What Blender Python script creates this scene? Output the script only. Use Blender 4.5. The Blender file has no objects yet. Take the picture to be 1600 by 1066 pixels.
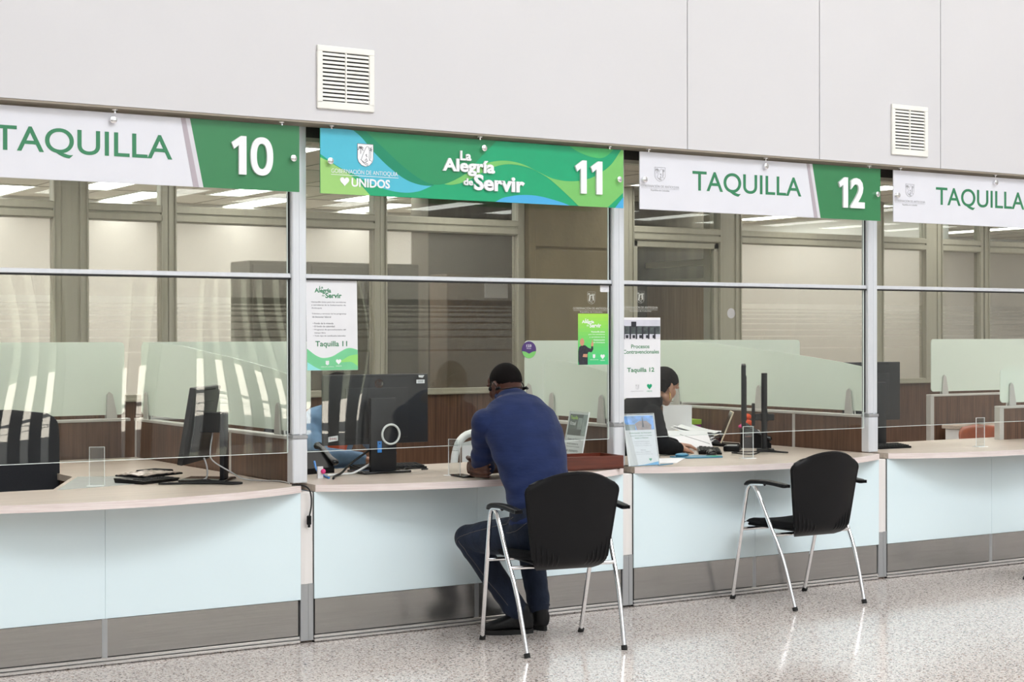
import bpy, bmesh, math, random
from mathutils import Vector, Matrix, noise
random.seed(7)
SC = bpy.context.scene
COL = SC.collection
V = Vector
B = 1.946            # width of one service bay along the facade
PI = math.pi

# ------------------------------------------------------------------ materials
def _nt(name):
    m = bpy.data.materials.new(name); m.use_nodes = True
    nt = m.node_tree
    for n in list(nt.nodes): nt.nodes.remove(n)
    out = nt.nodes.new('ShaderNodeOutputMaterial')
    return m, nt, out

def srgb(r, g, b):
    f = lambda c: (c/255/12.92) if c/255 <= .04045 else ((c/255+.055)/1.055)**2.4
    return (f(r), f(g), f(b), 1)

def pm(name, col, rough=.5, metal=0., var=.06, scale=(8, 8, 8), spec=.5, bump=0., bscale=40, coat=0., detail=3, sheen=0., bstretch=(1, 1, 1), colscale=1.0):
    """principled material with a procedural noise variation of its colour"""
    m, nt, out = _nt(name)
    p = nt.nodes.new('ShaderNodeBsdfPrincipled')
    nt.links.new(p.outputs[0], out.inputs[0])
    p.inputs['Roughness'].default_value = rough
    p.inputs['Metallic'].default_value = metal
    p.inputs['Specular IOR Level'].default_value = spec
    p.inputs['Coat Weight'].default_value = coat
    p.inputs['Coat Roughness'].default_value = .04
    p.inputs['Sheen Weight'].default_value = sheen
    tc = nt.nodes.new('ShaderNodeTexCoord')
    mp = nt.nodes.new('ShaderNodeMapping'); mp.inputs['Scale'].default_value = scale
    nt.links.new(tc.outputs['Object'], mp.inputs[0])
    nz = nt.nodes.new('ShaderNodeTexNoise'); nz.inputs['Scale'].default_value = 1.; nz.inputs['Detail'].default_value = detail
    nt.links.new(mp.outputs[0], nz.inputs['Vector'])
    rp = nt.nodes.new('ShaderNodeValToRGB')
    c = col if len(col) == 4 else (*col, 1)
    lo = tuple(max(0, x*(1-var)) for x in c[:3]) + (1,)
    hi = tuple(min(1, x*(1+var)) for x in c[:3]) + (1,)
    rp.color_ramp.elements[0].position = .3; rp.color_ramp.elements[0].color = lo
    rp.color_ramp.elements[1].position = .7; rp.color_ramp.elements[1].color = hi
    nt.links.new(nz.outputs['Fac'], rp.inputs[0])
    nt.links.new(rp.outputs[0], p.inputs['Base Color'])
    if bump:
        m2 = nt.nodes.new('ShaderNodeMapping'); m2.inputs['Scale'].default_value = bstretch
        nt.links.new(tc.outputs['Object'], m2.inputs[0])
        n2 = nt.nodes.new('ShaderNodeTexNoise'); n2.inputs['Scale'].default_value = bscale; n2.inputs['Detail'].default_value = 4
        nt.links.new(m2.outputs[0], n2.inputs['Vector'])
        bp = nt.nodes.new('ShaderNodeBump'); bp.inputs['Strength'].default_value = bump; bp.inputs['Distance'].default_value = .01
        nt.links.new(n2.outputs['Fac'], bp.inputs['Height'])
        nt.links.new(bp.outputs[0], p.inputs['Normal'])
    return m

def emit(name, col, s):
    m, nt, out = _nt(name)
    e = nt.nodes.new('ShaderNodeEmission'); e.inputs[0].default_value = (*col[:3], 1); e.inputs[1].default_value = s
    nt.links.new(e.outputs[0], out.inputs[0]); return m

def schlick(nt, f0=.042):
    g = nt.nodes.new('ShaderNodeNewGeometry')
    d = nt.nodes.new('ShaderNodeVectorMath'); d.operation = 'DOT_PRODUCT'
    nt.links.new(g.outputs['Incoming'], d.inputs[0]); nt.links.new(g.outputs['Normal'], d.inputs[1])
    a = nt.nodes.new('ShaderNodeMath'); a.operation = 'ABSOLUTE'; nt.links.new(d.outputs['Value'], a.inputs[0])
    s = nt.nodes.new('ShaderNodeMath'); s.operation = 'SUBTRACT'; s.inputs[0].default_value = 1; nt.links.new(a.outputs[0], s.inputs[1])
    p = nt.nodes.new('ShaderNodeMath'); p.operation = 'POWER'; nt.links.new(s.outputs[0], p.inputs[0]); p.inputs[1].default_value = 5
    k = nt.nodes.new('ShaderNodeMath'); k.operation = 'MULTIPLY_ADD'; nt.links.new(p.outputs[0], k.inputs[0])
    k.inputs[1].default_value = 1-f0; k.inputs[2].default_value = f0
    return k.outputs[0]

def glass_mat(name, tint=(.96, .98, .97), f0=.042, wave=0.):
    """clear thin glazing: see-through plus mirror reflection by angle; slight warp of the sheet"""
    m, nt, out = _nt(name)
    t = nt.nodes.new('ShaderNodeBsdfTransparent'); t.inputs[0].default_value = (*tint, 1)
    g = nt.nodes.new('ShaderNodeBsdfGlossy'); g.inputs['Roughness'].default_value = .0
    g.inputs['Color'].default_value = (1, 1, 1, 1)
    mx = nt.nodes.new('ShaderNodeMixShader')
    nt.links.new(schlick(nt, f0), mx.inputs[0]); nt.links.new(t.outputs[0], mx.inputs[1]); nt.links.new(g.outputs[0], mx.inputs[2])
    if wave:
        tc = nt.nodes.new('ShaderNodeTexCoord')
        n2 = nt.nodes.new('ShaderNodeTexNoise'); n2.inputs['Scale'].default_value = 1.1; n2.inputs['Detail'].default_value = 0
        nt.links.new(tc.outputs['Object'], n2.inputs['Vector'])
        bp = nt.nodes.new('ShaderNodeBump'); bp.inputs['Strength'].default_value = 1.; bp.inputs['Distance'].default_value = wave
        nt.links.new(n2.outputs['Fac'], bp.inputs['Height']); nt.links.new(bp.outputs[0], g.inputs['Normal'])
    nt.links.new(mx.outputs[0], out.inputs[0]); return m

def frosted_mat(name, col, thru=.15, trans=.5, gloss=.04):
    m, nt, out = _nt(name)
    tc = nt.nodes.new('ShaderNodeTexCoord')
    nz = nt.nodes.new('ShaderNodeTexNoise'); nz.inputs['Scale'].default_value = 2.5; nt.links.new(tc.outputs['Object'], nz.inputs['Vector'])
    rp = nt.nodes.new('ShaderNodeValToRGB')
    rp.color_ramp.elements[0].color = (*[c*.96 for c in col[:3]], 1); rp.color_ramp.elements[1].color = (*col[:3], 1)
    nt.links.new(nz.outputs['Fac'], rp.inputs[0])
    d = nt.nodes.new('ShaderNodeBsdfDiffuse'); l = nt.nodes.new('ShaderNodeBsdfTranslucent'); t = nt.nodes.new('ShaderNodeBsdfTransparent')
    nt.links.new(rp.outputs[0], d.inputs[0]); nt.links.new(rp.outputs[0], l.inputs[0])
    t.inputs[0].default_value = (.93, .96, .94, 1)
    a = nt.nodes.new('ShaderNodeMixShader'); a.inputs[0].default_value = trans
    nt.links.new(d.outputs[0], a.inputs[1]); nt.links.new(l.outputs[0], a.inputs[2])
    b = nt.nodes.new('ShaderNodeMixShader'); b.inputs[0].default_value = thru
    nt.links.new(a.outputs[0], b.inputs[1]); nt.links.new(t.outputs[0], b.inputs[2])
    g = nt.nodes.new('ShaderNodeBsdfGlossy'); g.inputs['Roughness'].default_value = .12
    c = nt.nodes.new('ShaderNodeMixShader'); c.inputs[0].default_value = gloss
    nt.links.new(b.outputs[0], c.inputs[1]); nt.links.new(g.outputs[0], c.inputs[2])
    nt.links.new(c.outputs[0], out.inputs[0]); return m

# ------------------------------------------------------------------ mesh collector
class MB:
    def __init__(s):
        s.bm = bmesh.new(); s.mi = 0
    def _mark(s, fs):
        for f in fs: f.material_index = s.mi
    def box(s, x0, x1, y0, y1, z0, z1, bev=0., seg=1):
        return s.obox(((x0+x1)/2, (y0+y1)/2, (z0+z1)/2), (abs(x1-x0)/2, abs(y1-y0)/2, abs(z1-z0)/2), None, bev, seg)
    def obox(s, c, h, R=None, bev=0., seg=1):
        M = Matrix.Translation(V(c)) @ (R.to_4x4() if R else Matrix.Identity(4)) @ Matrix.Diagonal((h[0]*2, h[1]*2, h[2]*2, 1))
        r = bmesh.ops.create_cube(s.bm, size=1., matrix=M)
        vs = r['verts']; fs = {f for v in vs for f in v.link_faces}
        s._mark(fs)
        if bev:
            es = list({e for v in vs for e in v.link_edges})
            rb = bmesh.ops.bevel(s.bm, geom=es, offset=min(bev, min(h)*.95), segments=seg, affect='EDGES', profile=.5)
            s._mark(rb['faces'])
        return vs
    def cyl(s, p0, p1, r0, r1=None, n=16, cap=True):
        p0, p1 = V(p0), V(p1); r1 = r0 if r1 is None else r1
        d = (p1-p0).normalized(); a = d.orthogonal().normalized(); b = d.cross(a)
        A = [s.bm.verts.new(p0+(a*math.cos(2*PI*i/n)+b*math.sin(2*PI*i/n))*r0) for i in range(n)]
        C = [s.bm.verts.new(p1+(a*math.cos(2*PI*i/n)+b*math.sin(2*PI*i/n))*r1) for i in range(n)]
        fs = [s.bm.faces.new((A[i], A[(i+1) % n], C[(i+1) % n], C[i])) for i in range(n)]
        if cap: fs += [s.bm.faces.new(A[::-1]), s.bm.faces.new(C)]
        s._mark(fs)
    def rings(s, rings, cap=True, closed=False):
        R = [[s.bm.verts.new(p) for p in r] for r in rings]
        n = len(R[0]); fs = []
        m = len(R)
        for j in range(m if closed else m-1):
            P, Q = R[j], R[(j+1) % m]
            for i in range(n):
                fs.append(s.bm.faces.new((P[i], P[(i+1) % n], Q[(i+1) % n], Q[i])))
        if cap and not closed:
            fs += [s.bm.faces.new(R[0][::-1]), s.bm.faces.new(R[-1])]
        s._mark(fs); return R
    def tube(s, pts, r, n=8, smooth=0, cap=True):
        pts = [V(p) for p in pts]
        if smooth: pts = spline(pts, smooth)
        rs = r if isinstance(r, (list, tuple)) else [r]*len(pts)
        if len(rs) != len(pts):
            rs = [rs[min(len(rs)-1, int(i*len(rs)/len(pts)))] for i in range(len(pts))]
        t0 = (pts[1]-pts[0]).normalized(); a = t0.orthogonal().normalized(); rings = []
        for i, p in enumerate(pts):
            t = (pts[min(i+1, len(pts)-1)]-pts[max(i-1, 0)])
            t = t.normalized() if t.length > 1e-9 else t0
            a = (a-t*a.dot(t)); a = a.normalized() if a.length > 1e-6 else t.orthogonal().normalized()
            b = t.cross(a)
            rings.append([p+(a*math.cos(2*PI*k/n)+b*math.sin(2*PI*k/n))*rs[i] for k in range(n)])
        s.rings(rings, cap)
    def loft(s, secs, ref=(1, 0, 0), n=20, dome=True):
        """secs: (point, rx, ry[, ref]) elliptic sections; rx along ref, ry across; rounded ends"""
        ps = [V(q[0]) for q in secs]; rings = []
        frames = []
        for i, q in enumerate(secs):
            t = (ps[min(i+1, len(ps)-1)]-ps[max(i-1, 0)]).normalized()
            r = V(q[3]) if len(q) > 3 else V(ref)
            a = (r-t*r.dot(t)).normalized(); b = t.cross(a)
            frames.append((t, a, b))
        def ring(p, a, b, rx, ry): return [p+a*math.cos(2*PI*k/n)*rx+b*math.sin(2*PI*k/n)*ry for k in range(n)]
        if dome:
            t, a, b = frames[0]; q = secs[0]; m = min(q[1], q[2])
            for w in (.98, .8, .5): rings.append(ring(ps[0]-t*m*w*.9, a, b, q[1]*math.sqrt(1-w*w), q[2]*math.sqrt(1-w*w)))
        for i, q in enumerate(secs): rings.append(ring(ps[i], frames[i][1], frames[i][2], q[1], q[2]))
        if dome:
            t, a, b = frames[-1]; q = secs[-1]; m = min(q[1], q[2])
            for w in (.5, .8, .98): rings.append(ring(ps[-1]+t*m*w*.9, a, b, q[1]*math.sqrt(1-w*w), q[2]*math.sqrt(1-w*w)))
        s.rings(rings)
    def ball(s, c, r, R=None, n=16, m=10):
        r = (r, r, r) if not isinstance(r, (tuple, list)) else r
        M = Matrix.Translation(V(c)) @ (R.to_4x4() if R else Matrix.Identity(4)) @ Matrix.Diagonal((*r, 1))
        q = bmesh.ops.create_uvsphere(s.bm, u_segments=n, v_segments=m, radius=1, matrix=M)
        s._mark({f for v in q['verts'] for f in v.link_faces}); return q['verts']
    def prism(s, poly, d):
        """closed polygon of 3-D points pushed along vector d"""
        d = V(d); A = [s.bm.verts.new(V(p)) for p in poly]; C = [s.bm.verts.new(V(p)+d) for p in poly]; n = len(A)
        fs = [s.bm.faces.new(A[::-1]), s.bm.faces.new(C)]
        fs += [s.bm.faces.new((A[i], A[(i+1) % n], C[(i+1) % n], C[i])) for i in range(n)]
        s._mark(fs)
        bmesh.ops.recalc_face_normals(s.bm, faces=fs)
        r = bmesh.ops.triangulate(s.bm, faces=fs[:2]); s._mark(r['faces'])
    def lathe(s, prof, c, n=20, axis='Z'):
        c = V(c); rg = []
        for r, h in prof:
            rg.append([c+(V((r*math.cos(2*PI*k/n), r*math.sin(2*PI*k/n), h)) if axis == 'Z' else V((r*math.cos(2*PI*k/n), h, r*math.sin(2*PI*k/n)))) for k in range(n)])
        s.rings(rg)
    def grid(s, P, thick=0., closed=False):
        """P[j][i] points; optional thickness along the normals"""
        nj, ni = len(P), len(P[0])
        def nrm(j, i):
            a = V(P[j][min(i+1, ni-1)])-V(P[j][max(i-1, 0)]); b = V(P[min(j+1, nj-1)][i])-V(P[max(j-1, 0)][i])
            return a.cross(b).normalized()
        T = [[s.bm.verts.new(V(P[j][i])) for i in range(ni)] for j in range(nj)]
        fs = [s.bm.faces.new((T[j][i], T[j][i+1], T[j+1][i+1], T[j+1][i])) for j in range(nj-1) for i in range(ni-1)]
        if thick:
            U = [[s.bm.verts.new(V(P[j][i])-nrm(j, i)*thick) for i in range(ni)] for j in range(nj)]
            fs += [s.bm.faces.new((U[j][i], U[j+1][i], U[j+1][i+1], U[j][i+1])) for j in range(nj-1) for i in range(ni-1)]
            for i in range(ni-1):
                fs.append(s.bm.faces.new((T[0][i+1], T[0][i], U[0][i], U[0][i+1]))); fs.append(s.bm.faces.new((T[-1][i], T[-1][i+1], U[-1][i+1], U[-1][i])))
            for j in range(nj-1):
                fs.append(s.bm.faces.new((T[j][0], T[j+1][0], U[j+1][0], U[j][0]))); fs.append(s.bm.faces.new((T[j+1][-1], T[j][-1], U[j][-1], U[j+1][-1])))
        s._mark(fs)
    def text(s, txt, box, O, X=(1, 0, 0), Y=(0, 0, 1), ext=.0006, bold=0., shear=0.):
        """lettering fitted to box (x0,x1,y0,y1) in the plane at O spanned by X (right) and Y (up)"""
        cu = bpy.data.curves.new('t', 'FONT'); cu.body = txt; cu.size = 1; cu.offset = bold; cu.shear = shear; cu.resolution_u = 8 if bold <= .02 and box[3]-box[2] > .02 else 3
        o = bpy.data.objects.new('t', cu)
        me = bpy.data.meshes.new_from_object(o)
        bpy.data.objects.remove(o); bpy.data.curves.remove(cu)
        if not me.vertices: return
        xs = [v.co.x for v in me.vertices]; ys = [v.co.y for v in me.vertices]
        x0, x1, y0, y1 = box
        X, Y = V(X), V(Y); N = X.cross(Y).normalized(); O = V(O)
        b2 = bmesh.new(); b2.from_mesh(me); bpy.data.meshes.remove(me)
        if ext: 
            g = bmesh.ops.extrude_face_region(b2, geom=list(b2.faces))
            for e in g['geom']:
                if isinstance(e, bmesh.types.BMVert): e.co.z += ext
        sx = (x1-x0)/max(1e-6, max(xs)-min(xs)); sy = (y1-y0)/max(1e-6, max(ys)-min(ys))
        mp = {}
        for v in b2.verts:
            mp[v] = s.bm.verts.new(O+X*(x0+(v.co.x-min(xs))*sx)+Y*(y0+(v.co.y-min(ys))*sy)+N*v.co.z)
        fs = []
        for f in b2.faces:
            try: fs.append(s.bm.faces.new([mp[v] for v in f.verts]))
            except ValueError: pass
        b2.free(); s._mark(fs)

def spline(pts, k):
    out = []; n = len(pts)
    for i in range(n-1):
        p0, p1, p2, p3 = pts[max(i-1, 0)], pts[i], pts[i+1], pts[min(i+2, n-1)]
        for j in range(k):
            t = j/k
            out.append(.5*((2*p1)+(-p0+p2)*t+(2*p0-5*p1+4*p2-p3)*t*t+(-p0+3*p1-3*p2+p3)*t**3))
    out.append(pts[-1]); return out

def wavy(pts, lim=35):
    """closed outline: rounds gentle bends, keeps real corners"""
    P = [V((a, b, 0)) for a, b in pts]; n = len(P); out = []
    def corner(i):
        d = (P[i]-P[i-1]); e = (P[(i+1) % n]-P[i]); return d.length < 1e-9 or e.length < 1e-9 or d.angle(e) > math.radians(lim)
    for i in range(n):
        p1, p2 = P[i], P[(i+1) % n]; p0 = p1-(p2-p1) if corner(i) else P[i-1]; p3 = p2+(p2-p1) if corner((i+1) % n) else P[(i+2) % n]
        for j in range(5):
            t = j/5; q = .5*((2*p1)+(-p0+p2)*t+(2*p0-5*p1+4*p2-p3)*t*t+(-p0+3*p1-3*p2+p3)*t**3); out.append((q.x, q.y))
    return out

def link(o, parent):
    COL.objects.link(o)
    if parent: o.parent = parent
    return o

def obj(name, mb, mat, parent=None, smooth=35, local=False):
    """one mesh object; vertices are given in world metres unless local"""
    me = bpy.data.meshes.new(name)
    bmesh.ops.recalc_face_normals(mb.bm, faces=list(mb.bm.faces))
    if parent and not local:
        q = parent; M = Matrix.Identity(4)
        while q: 
            M = q.matrix_basis @ M; q = q.parent
        mb.bm.transform(M.inverted())
    mb.bm.to_mesh(me); mb.bm.free()
    for m in (mat if isinstance(mat, (list, tuple)) else [mat]): me.materials.append(m)
    if smooth:
        for p in me.polygons: p.use_smooth = True
        me.set_sharp_from_angle(angle=math.radians(smooth))
    return link(bpy.data.objects.new(name, me), parent)

def rename(o, label=None, cat=None, group=None, kind=None):
    if label: o['label'] = label
    if cat: o['category'] = cat
    if group: o['group'] = group
    if kind: o['kind'] = kind
    return o

def thing(name, label, cat, loc=(0, 0, 0), rz=0., group=None, kind=None):
    o = bpy.data.objects.new(name, None); o.location = loc; o.rotation_euler = (0, 0, rz); o.empty_display_size = .1
    COL.objects.link(o); rename(o, label, cat, group, kind); return o

def struct(name, mb, mat, parent=None, smooth=35):
    o = obj(name, mb, mat, parent, smooth)
    if not parent: o['kind'] = 'structure'
    return o

def dup(root, loc, rz, label):
    r = root.copy(); COL.objects.link(r); r.location = loc; r.rotation_euler = (0, 0, rz); r['label'] = label
    for ch in list(root.children):
        c = ch.copy(); COL.objects.link(c); c.parent = r
        for g in list(ch.children):
            d = g.copy(); COL.objects.link(d); d.parent = c
    return r

def remeshed(name, mb, mat, parent, voxel=.006, smooth=6, fac=.5):
    """fuse overlapping volumes into one continuous skin"""
    me = bpy.data.meshes.new(name+'_tmp'); bmesh.ops.recalc_face_normals(mb.bm, faces=list(mb.bm.faces)); mb.bm.to_mesh(me); mb.bm.free()
    o = bpy.data.objects.new(name+'_tmp', me); COL.objects.link(o)
    r = o.modifiers.new('r', 'REMESH'); r.mode = 'VOXEL'; r.voxel_size = voxel; r.use_smooth_shade = True
    if smooth:
        q = o.modifiers.new('s', 'SMOOTH'); q.factor = fac; q.iterations = smooth
    dg = bpy.context.evaluated_depsgraph_get(); dg.update()
    m2 = bpy.data.meshes.new_from_object(o.evaluated_get(dg))
    bpy.data.objects.remove(o); bpy.data.meshes.remove(me)
    m2.name = name
    if parent:
        q = parent; M = Matrix.Identity(4)
        while q:
            M = q.matrix_basis @ M; q = q.parent
        m2.transform(M.inverted())
    m2.materials.clear(); m2.materials.append(mat)
    for p in m2.polygons: p.use_smooth = True
    return link(bpy.data.objects.new(name, m2), parent)
# ------------------------------------------------------------------ palette
M = {}
M['wall'] = pm('painted_wall', (.645, .637, .655), .55, var=.012, scale=(1.5, 1.5, 1.5))
M['taupe'] = pm('taupe_metal', srgb(150, 140, 126), .5, var=.05)
M['dark'] = pm('dark_void', (.02, .019, .018), .8)
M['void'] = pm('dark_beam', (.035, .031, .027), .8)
M['vent'] = pm('vent_enamel', (.86, .85, .80), .4, var=.03)
M['alu'] = pm('aluminium_paint', (.74, .765, .80), .35, metal=.25, var=.03, scale=(40, 40, 2))
M['alu_lo'] = pm('pedestal_paint', (.80, .765, .74), .4, var=.04, scale=(30, 30, 2))
M['alu_grey'] = pm('grey_anodised', (.42, .43, .44), .35, metal=.5, var=.05, scale=(60, 60, 3))
M['steel'] = pm('brushed_steel', (.40, .39, .38), .2, metal=.85, var=.07, scale=(3, 3, 120))
M['chrome'] = pm('chrome', (.85, .85, .86), .08, metal=1., var=.02)
M['rail'] = pm('base_rail', (.75, .74, .73), .25, metal=.8, var=.04)
M['backglass'] = pm('back_painted_glass', (.765, .895, .935), .10, var=.012, scale=(1, 1, 1))
M['frame'] = pm('sage_frame', srgb(166, 162, 146), .4, var=.04, scale=(30, 30, 2))
M['frame2'] = pm('cream_frame', srgb(205, 198, 178), .45, var=.03)
M['glass'] = glass_mat('screen_glass', wave=.012)
M['glass_up'] = glass_mat('fixed_glass', f0=.03)
M['glass_edge'] = pm('glass_edge', (.72, .78, .76), .2, var=.05)
M['frost'] = frosted_mat('frosted_divider', (.90, .965, .89), thru=.08, trans=.30)
M['acrylic'] = glass_mat('clear_acrylic', (.93, .95, .95), .06)
M['acr_edge'] = pm('acrylic_edge', (.85, .88, .88), .15)
M['bracket'] = pm('bracket_metal', (.60, .58, .55), .4, metal=.3, var=.05)
M['black'] = pm('black_plastic', (.004, .004, .0048), .42, spec=.22, var=.15, bump=.03, bscale=400)
M['blackg'] = pm('black_gloss', (.01, .01, .011), .15, var=.1)
M['mon'] = pm('monitor_plastic', (.016, .016, .018), .45, spec=.35, var=.1, bump=.02, bscale=500)
M['screen'] = pm('screen_black', (.008, .008, .01), .12, var=.1)
M['rubber'] = pm('rubber', (.01, .01, .01), .8)
M['navyfab'] = pm('navy_mesh', (.010, .011, .016), .85, var=.25, scale=(300, 300, 300))
M['white'] = pm('white_plastic', (.82, .82, .82), .35, var=.02)
M['paper'] = pm('paper', (.80, .80, .82), .6, var=.02)
M['cream'] = pm('cream_paper', (.75, .66, .5), .6, var=.03)
M['leather'] = pm('brown_leather', (.23, .058, .022), .35, var=.2, scale=(10, 10, 10), bump=.1, bscale=120)
M['redwood'] = pm('red_wood', (.115, .022, .010), .35, var=.3, scale=(3, 40, 40), coat=.3)
M['green'] = pm('sign_green', srgb(56, 128, 82), .35, var=.02)
M['greenlt'] = pm('print_green', srgb(52, 128, 88), .4, var=.02)
M['signw'] = pm('sign_white', (.755, .76, .815), .3, var=.01)
M['signl'] = pm('letter_white', (.88, .88, .90), .4, var=.01)
M['mauve'] = pm('sign_mauve', srgb(178, 168, 176), .4, var=.02)
M['silver'] = pm('sign_silver', srgb(214, 212, 218), .4, var=.02)
M['grey_ink'] = pm('grey_ink', (.16, .16, .18), .5)
M['lt_ink'] = pm('pale_ink', (.45, .45, .47), .5)
M['cyan'] = pm('print_cyan', srgb(78, 184, 208), .35, var=.02)
M['emer'] = pm('print_emerald', srgb(18, 162, 112), .35, var=.02)
M['teal'] = pm('print_teal', srgb(2, 134, 98), .35, var=.02)
M['midg'] = pm('print_mid_green', srgb(38, 142, 92), .35, var=.02)
M['lime'] = pm('print_lime', srgb(120, 192, 104), .35, var=.03)
M['lime2'] = pm('print_pale_lime', srgb(154, 204, 116), .35, var=.02)
M['blue'] = pm('print_blue', srgb(72, 170, 222), .35, var=.02)
M['etch'] = pm('etched_white', (.55, .55, .50), .7)
M['yellowg'] = pm('print_yellow_green', srgb(176, 222, 80), .4, var=.02)
M['purple'] = pm('print_purple', srgb(74, 50, 110), .4)
M['magenta'] = pm('magenta_card', srgb(150, 20, 130), .5)
M['orange'] = pm('orange_vest', (.72, .075, .012), .6, var=.08)
M['pink'] = pm('pink_bead', (.8, .05, .25), .4)
M['bluec'] = pm('blue_cable', (.04, .22, .62), .4)
M['greyc'] = pm('grey_cable', (.45, .45, .46), .45)
M['folder'] = pm('blue_folder', srgb(70, 130, 160), .4, var=.1)
M['photo_sky'] = pm('photo_sky', srgb(110, 160, 220), .4, var=.4, scale=(25, 25, 25))
M['photo_rock'] = pm('photo_rock', srgb(150, 130, 125), .5, var=.3, scale=(60, 60, 60))
M['photo_dark'] = pm('photo_dark', srgb(70, 78, 78), .5, var=.5, scale=(40, 40, 40))
M['photo_grey'] = pm('photo_grey', srgb(150, 160, 160), .5, var=.3, scale=(30, 30, 30))
M['skin_print'] = pm('print_skin', srgb(205, 150, 120), .5)
M['jacket_print'] = pm('print_jacket', srgb(40, 40, 50), .5, var=.3, scale=(80, 80, 80))
M['concrete'] = pm('board_concrete', srgb(118, 107, 82), .8, var=.10, scale=(6, 6, 3), bump=.25, bscale=30)
M['gconc'] = pm('grey_concrete', srgb(100, 94, 82), .8, var=.22, scale=(14, 14, .7), bump=.2, bscale=20)
M['office_wall'] = pm('office_wall', (.80, .785, .75), .6, var=.02)
M['olive'] = pm('olive_panel', (.11, .107, .082), .6, var=.06)
M['brownbox'] = pm('brown_cabinet', (.15, .10, .055), .5, var=.1)
M['floor_out'] = pm('paving', (.55, .52, .48), .8, var=.1)
M['jeans'] = pm('blue_denim', (.014, .021, .041), .8, spec=.2, var=.35, scale=(14, 14, 5), bump=.35, bscale=55, sheen=.08)
M['stitch'] = pm('denim_stitch', (.11, .10, .10), .8)
M['sweater'] = pm('navy_knit', (.014, .025, .084), .85, var=.14, scale=(9, 9, 16), bump=.35, bscale=14, bstretch=(1, 1, 3.2), spec=.15, sheen=.1)
M['skin_dark'] = pm('skin_deep_brown', (.075, .026, .016), .42, var=.18, scale=(12, 12, 12), bump=.05, bscale=200)
M['nail'] = pm('finger_nail', (.30, .14, .11), .3)
M['hair'] = pm('black_hair', (.0055, .004, .004), .85, spec=.12, var=.3, scale=(200, 200, 200), bump=.4, bscale=400)
M['shoe'] = pm('black_leather_shoe', (.006, .006, .0066), .38, spec=.3, var=.2, scale=(20, 20, 20), bump=.15, bscale=90)
M['skin_tan'] = pm('skin_tan', (.46, .24, .16), .45, var=.10, scale=(14, 14, 14))
M['blackfab'] = pm('black_fabric', (.008, .008, .0095), .9, spec=.2, var=.2, scale=(30, 30, 30), bump=.25, bscale=20)
M['denim_lt'] = pm('pale_denim', (.17, .29, .46), .8, var=.18, scale=(12, 12, 12), bump=.35, bscale=22)
M['gold'] = pm('gold', (.8, .55, .2), .2, metal=1.)
M['eye'] = pm('eye_white', (.7, .68, .65), .2)
M['straw'] = pm('clear_bag', (.42, .34, .30), .2, var=.3, scale=(30, 30, 30))
M['ceil'] = pm('ceiling_tile', (.62, .57, .49), .8, var=.04, scale=(5, 5, 5))
M['tgrid'] = pm('ceiling_grid', (.42, .38, .32), .6)
M['lamp'] = emit('fluorescent', (1., .975, .925), 10.)
M['hallwall'] = pm('hall_wall', (.46, .45, .44), .7, var=.05)
M['hallroof'] = pm('hall_roof', (.72, .72, .72), .7, var=.03)
M['fin'] = pm('louvre_fin', (.16, .15, .14), .6)

def wood_mat(name, c0, c1, stretch, rough=.35, scale=1.):
    m, nt, out = _nt(name)
    p = nt.nodes.new('ShaderNodeBsdfPrincipled'); nt.links.new(p.outputs[0], out.inputs[0]); p.inputs['Roughness'].default_value = rough
    tc = nt.nodes.new('ShaderNodeTexCoord'); mp = nt.nodes.new('ShaderNodeMapping'); mp.inputs['Scale'].default_value = stretch
    nt.links.new(tc.outputs['Object'], mp.inputs[0])
    n1 = nt.nodes.new('ShaderNodeTexNoise'); n1.inputs['Scale'].default_value = scale; n1.inputs['Detail'].default_value = 6; n1.inputs['Roughness'].default_value = .65
    nt.links.new(mp.outputs[0], n1.inputs['Vector'])
    r = nt.nodes.new('ShaderNodeValToRGB'); r.color_ramp.elements[0].position = .32; r.color_ramp.elements[1].position = .68
    r.color_ramp.elements[0].color = c0; r.color_ramp.elements[1].color = c1
    nt.links.new(n1.outputs['Fac'], r.inputs[0]); nt.links.new(r.outputs[0], p.inputs['Base Color']); return m
M['wood'] = wood_mat('walnut_laminate', srgb(74, 53, 42), srgb(114, 85, 67), (60, 60, 2.0))
M['wood2'] = wood_mat('oak_panel', srgb(158, 132, 102), srgb(188, 160, 126), (40, 40, 1.5))
M['top'] = wood_mat('ash_laminate', srgb(182, 169, 155), srgb(206, 193, 181), (2.2, 55, 55), .33)
M['edge'] = wood_mat('ash_edge', srgb(220, 204, 199), srgb(240, 229, 225), (6, 6, 160), .45)

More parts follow.
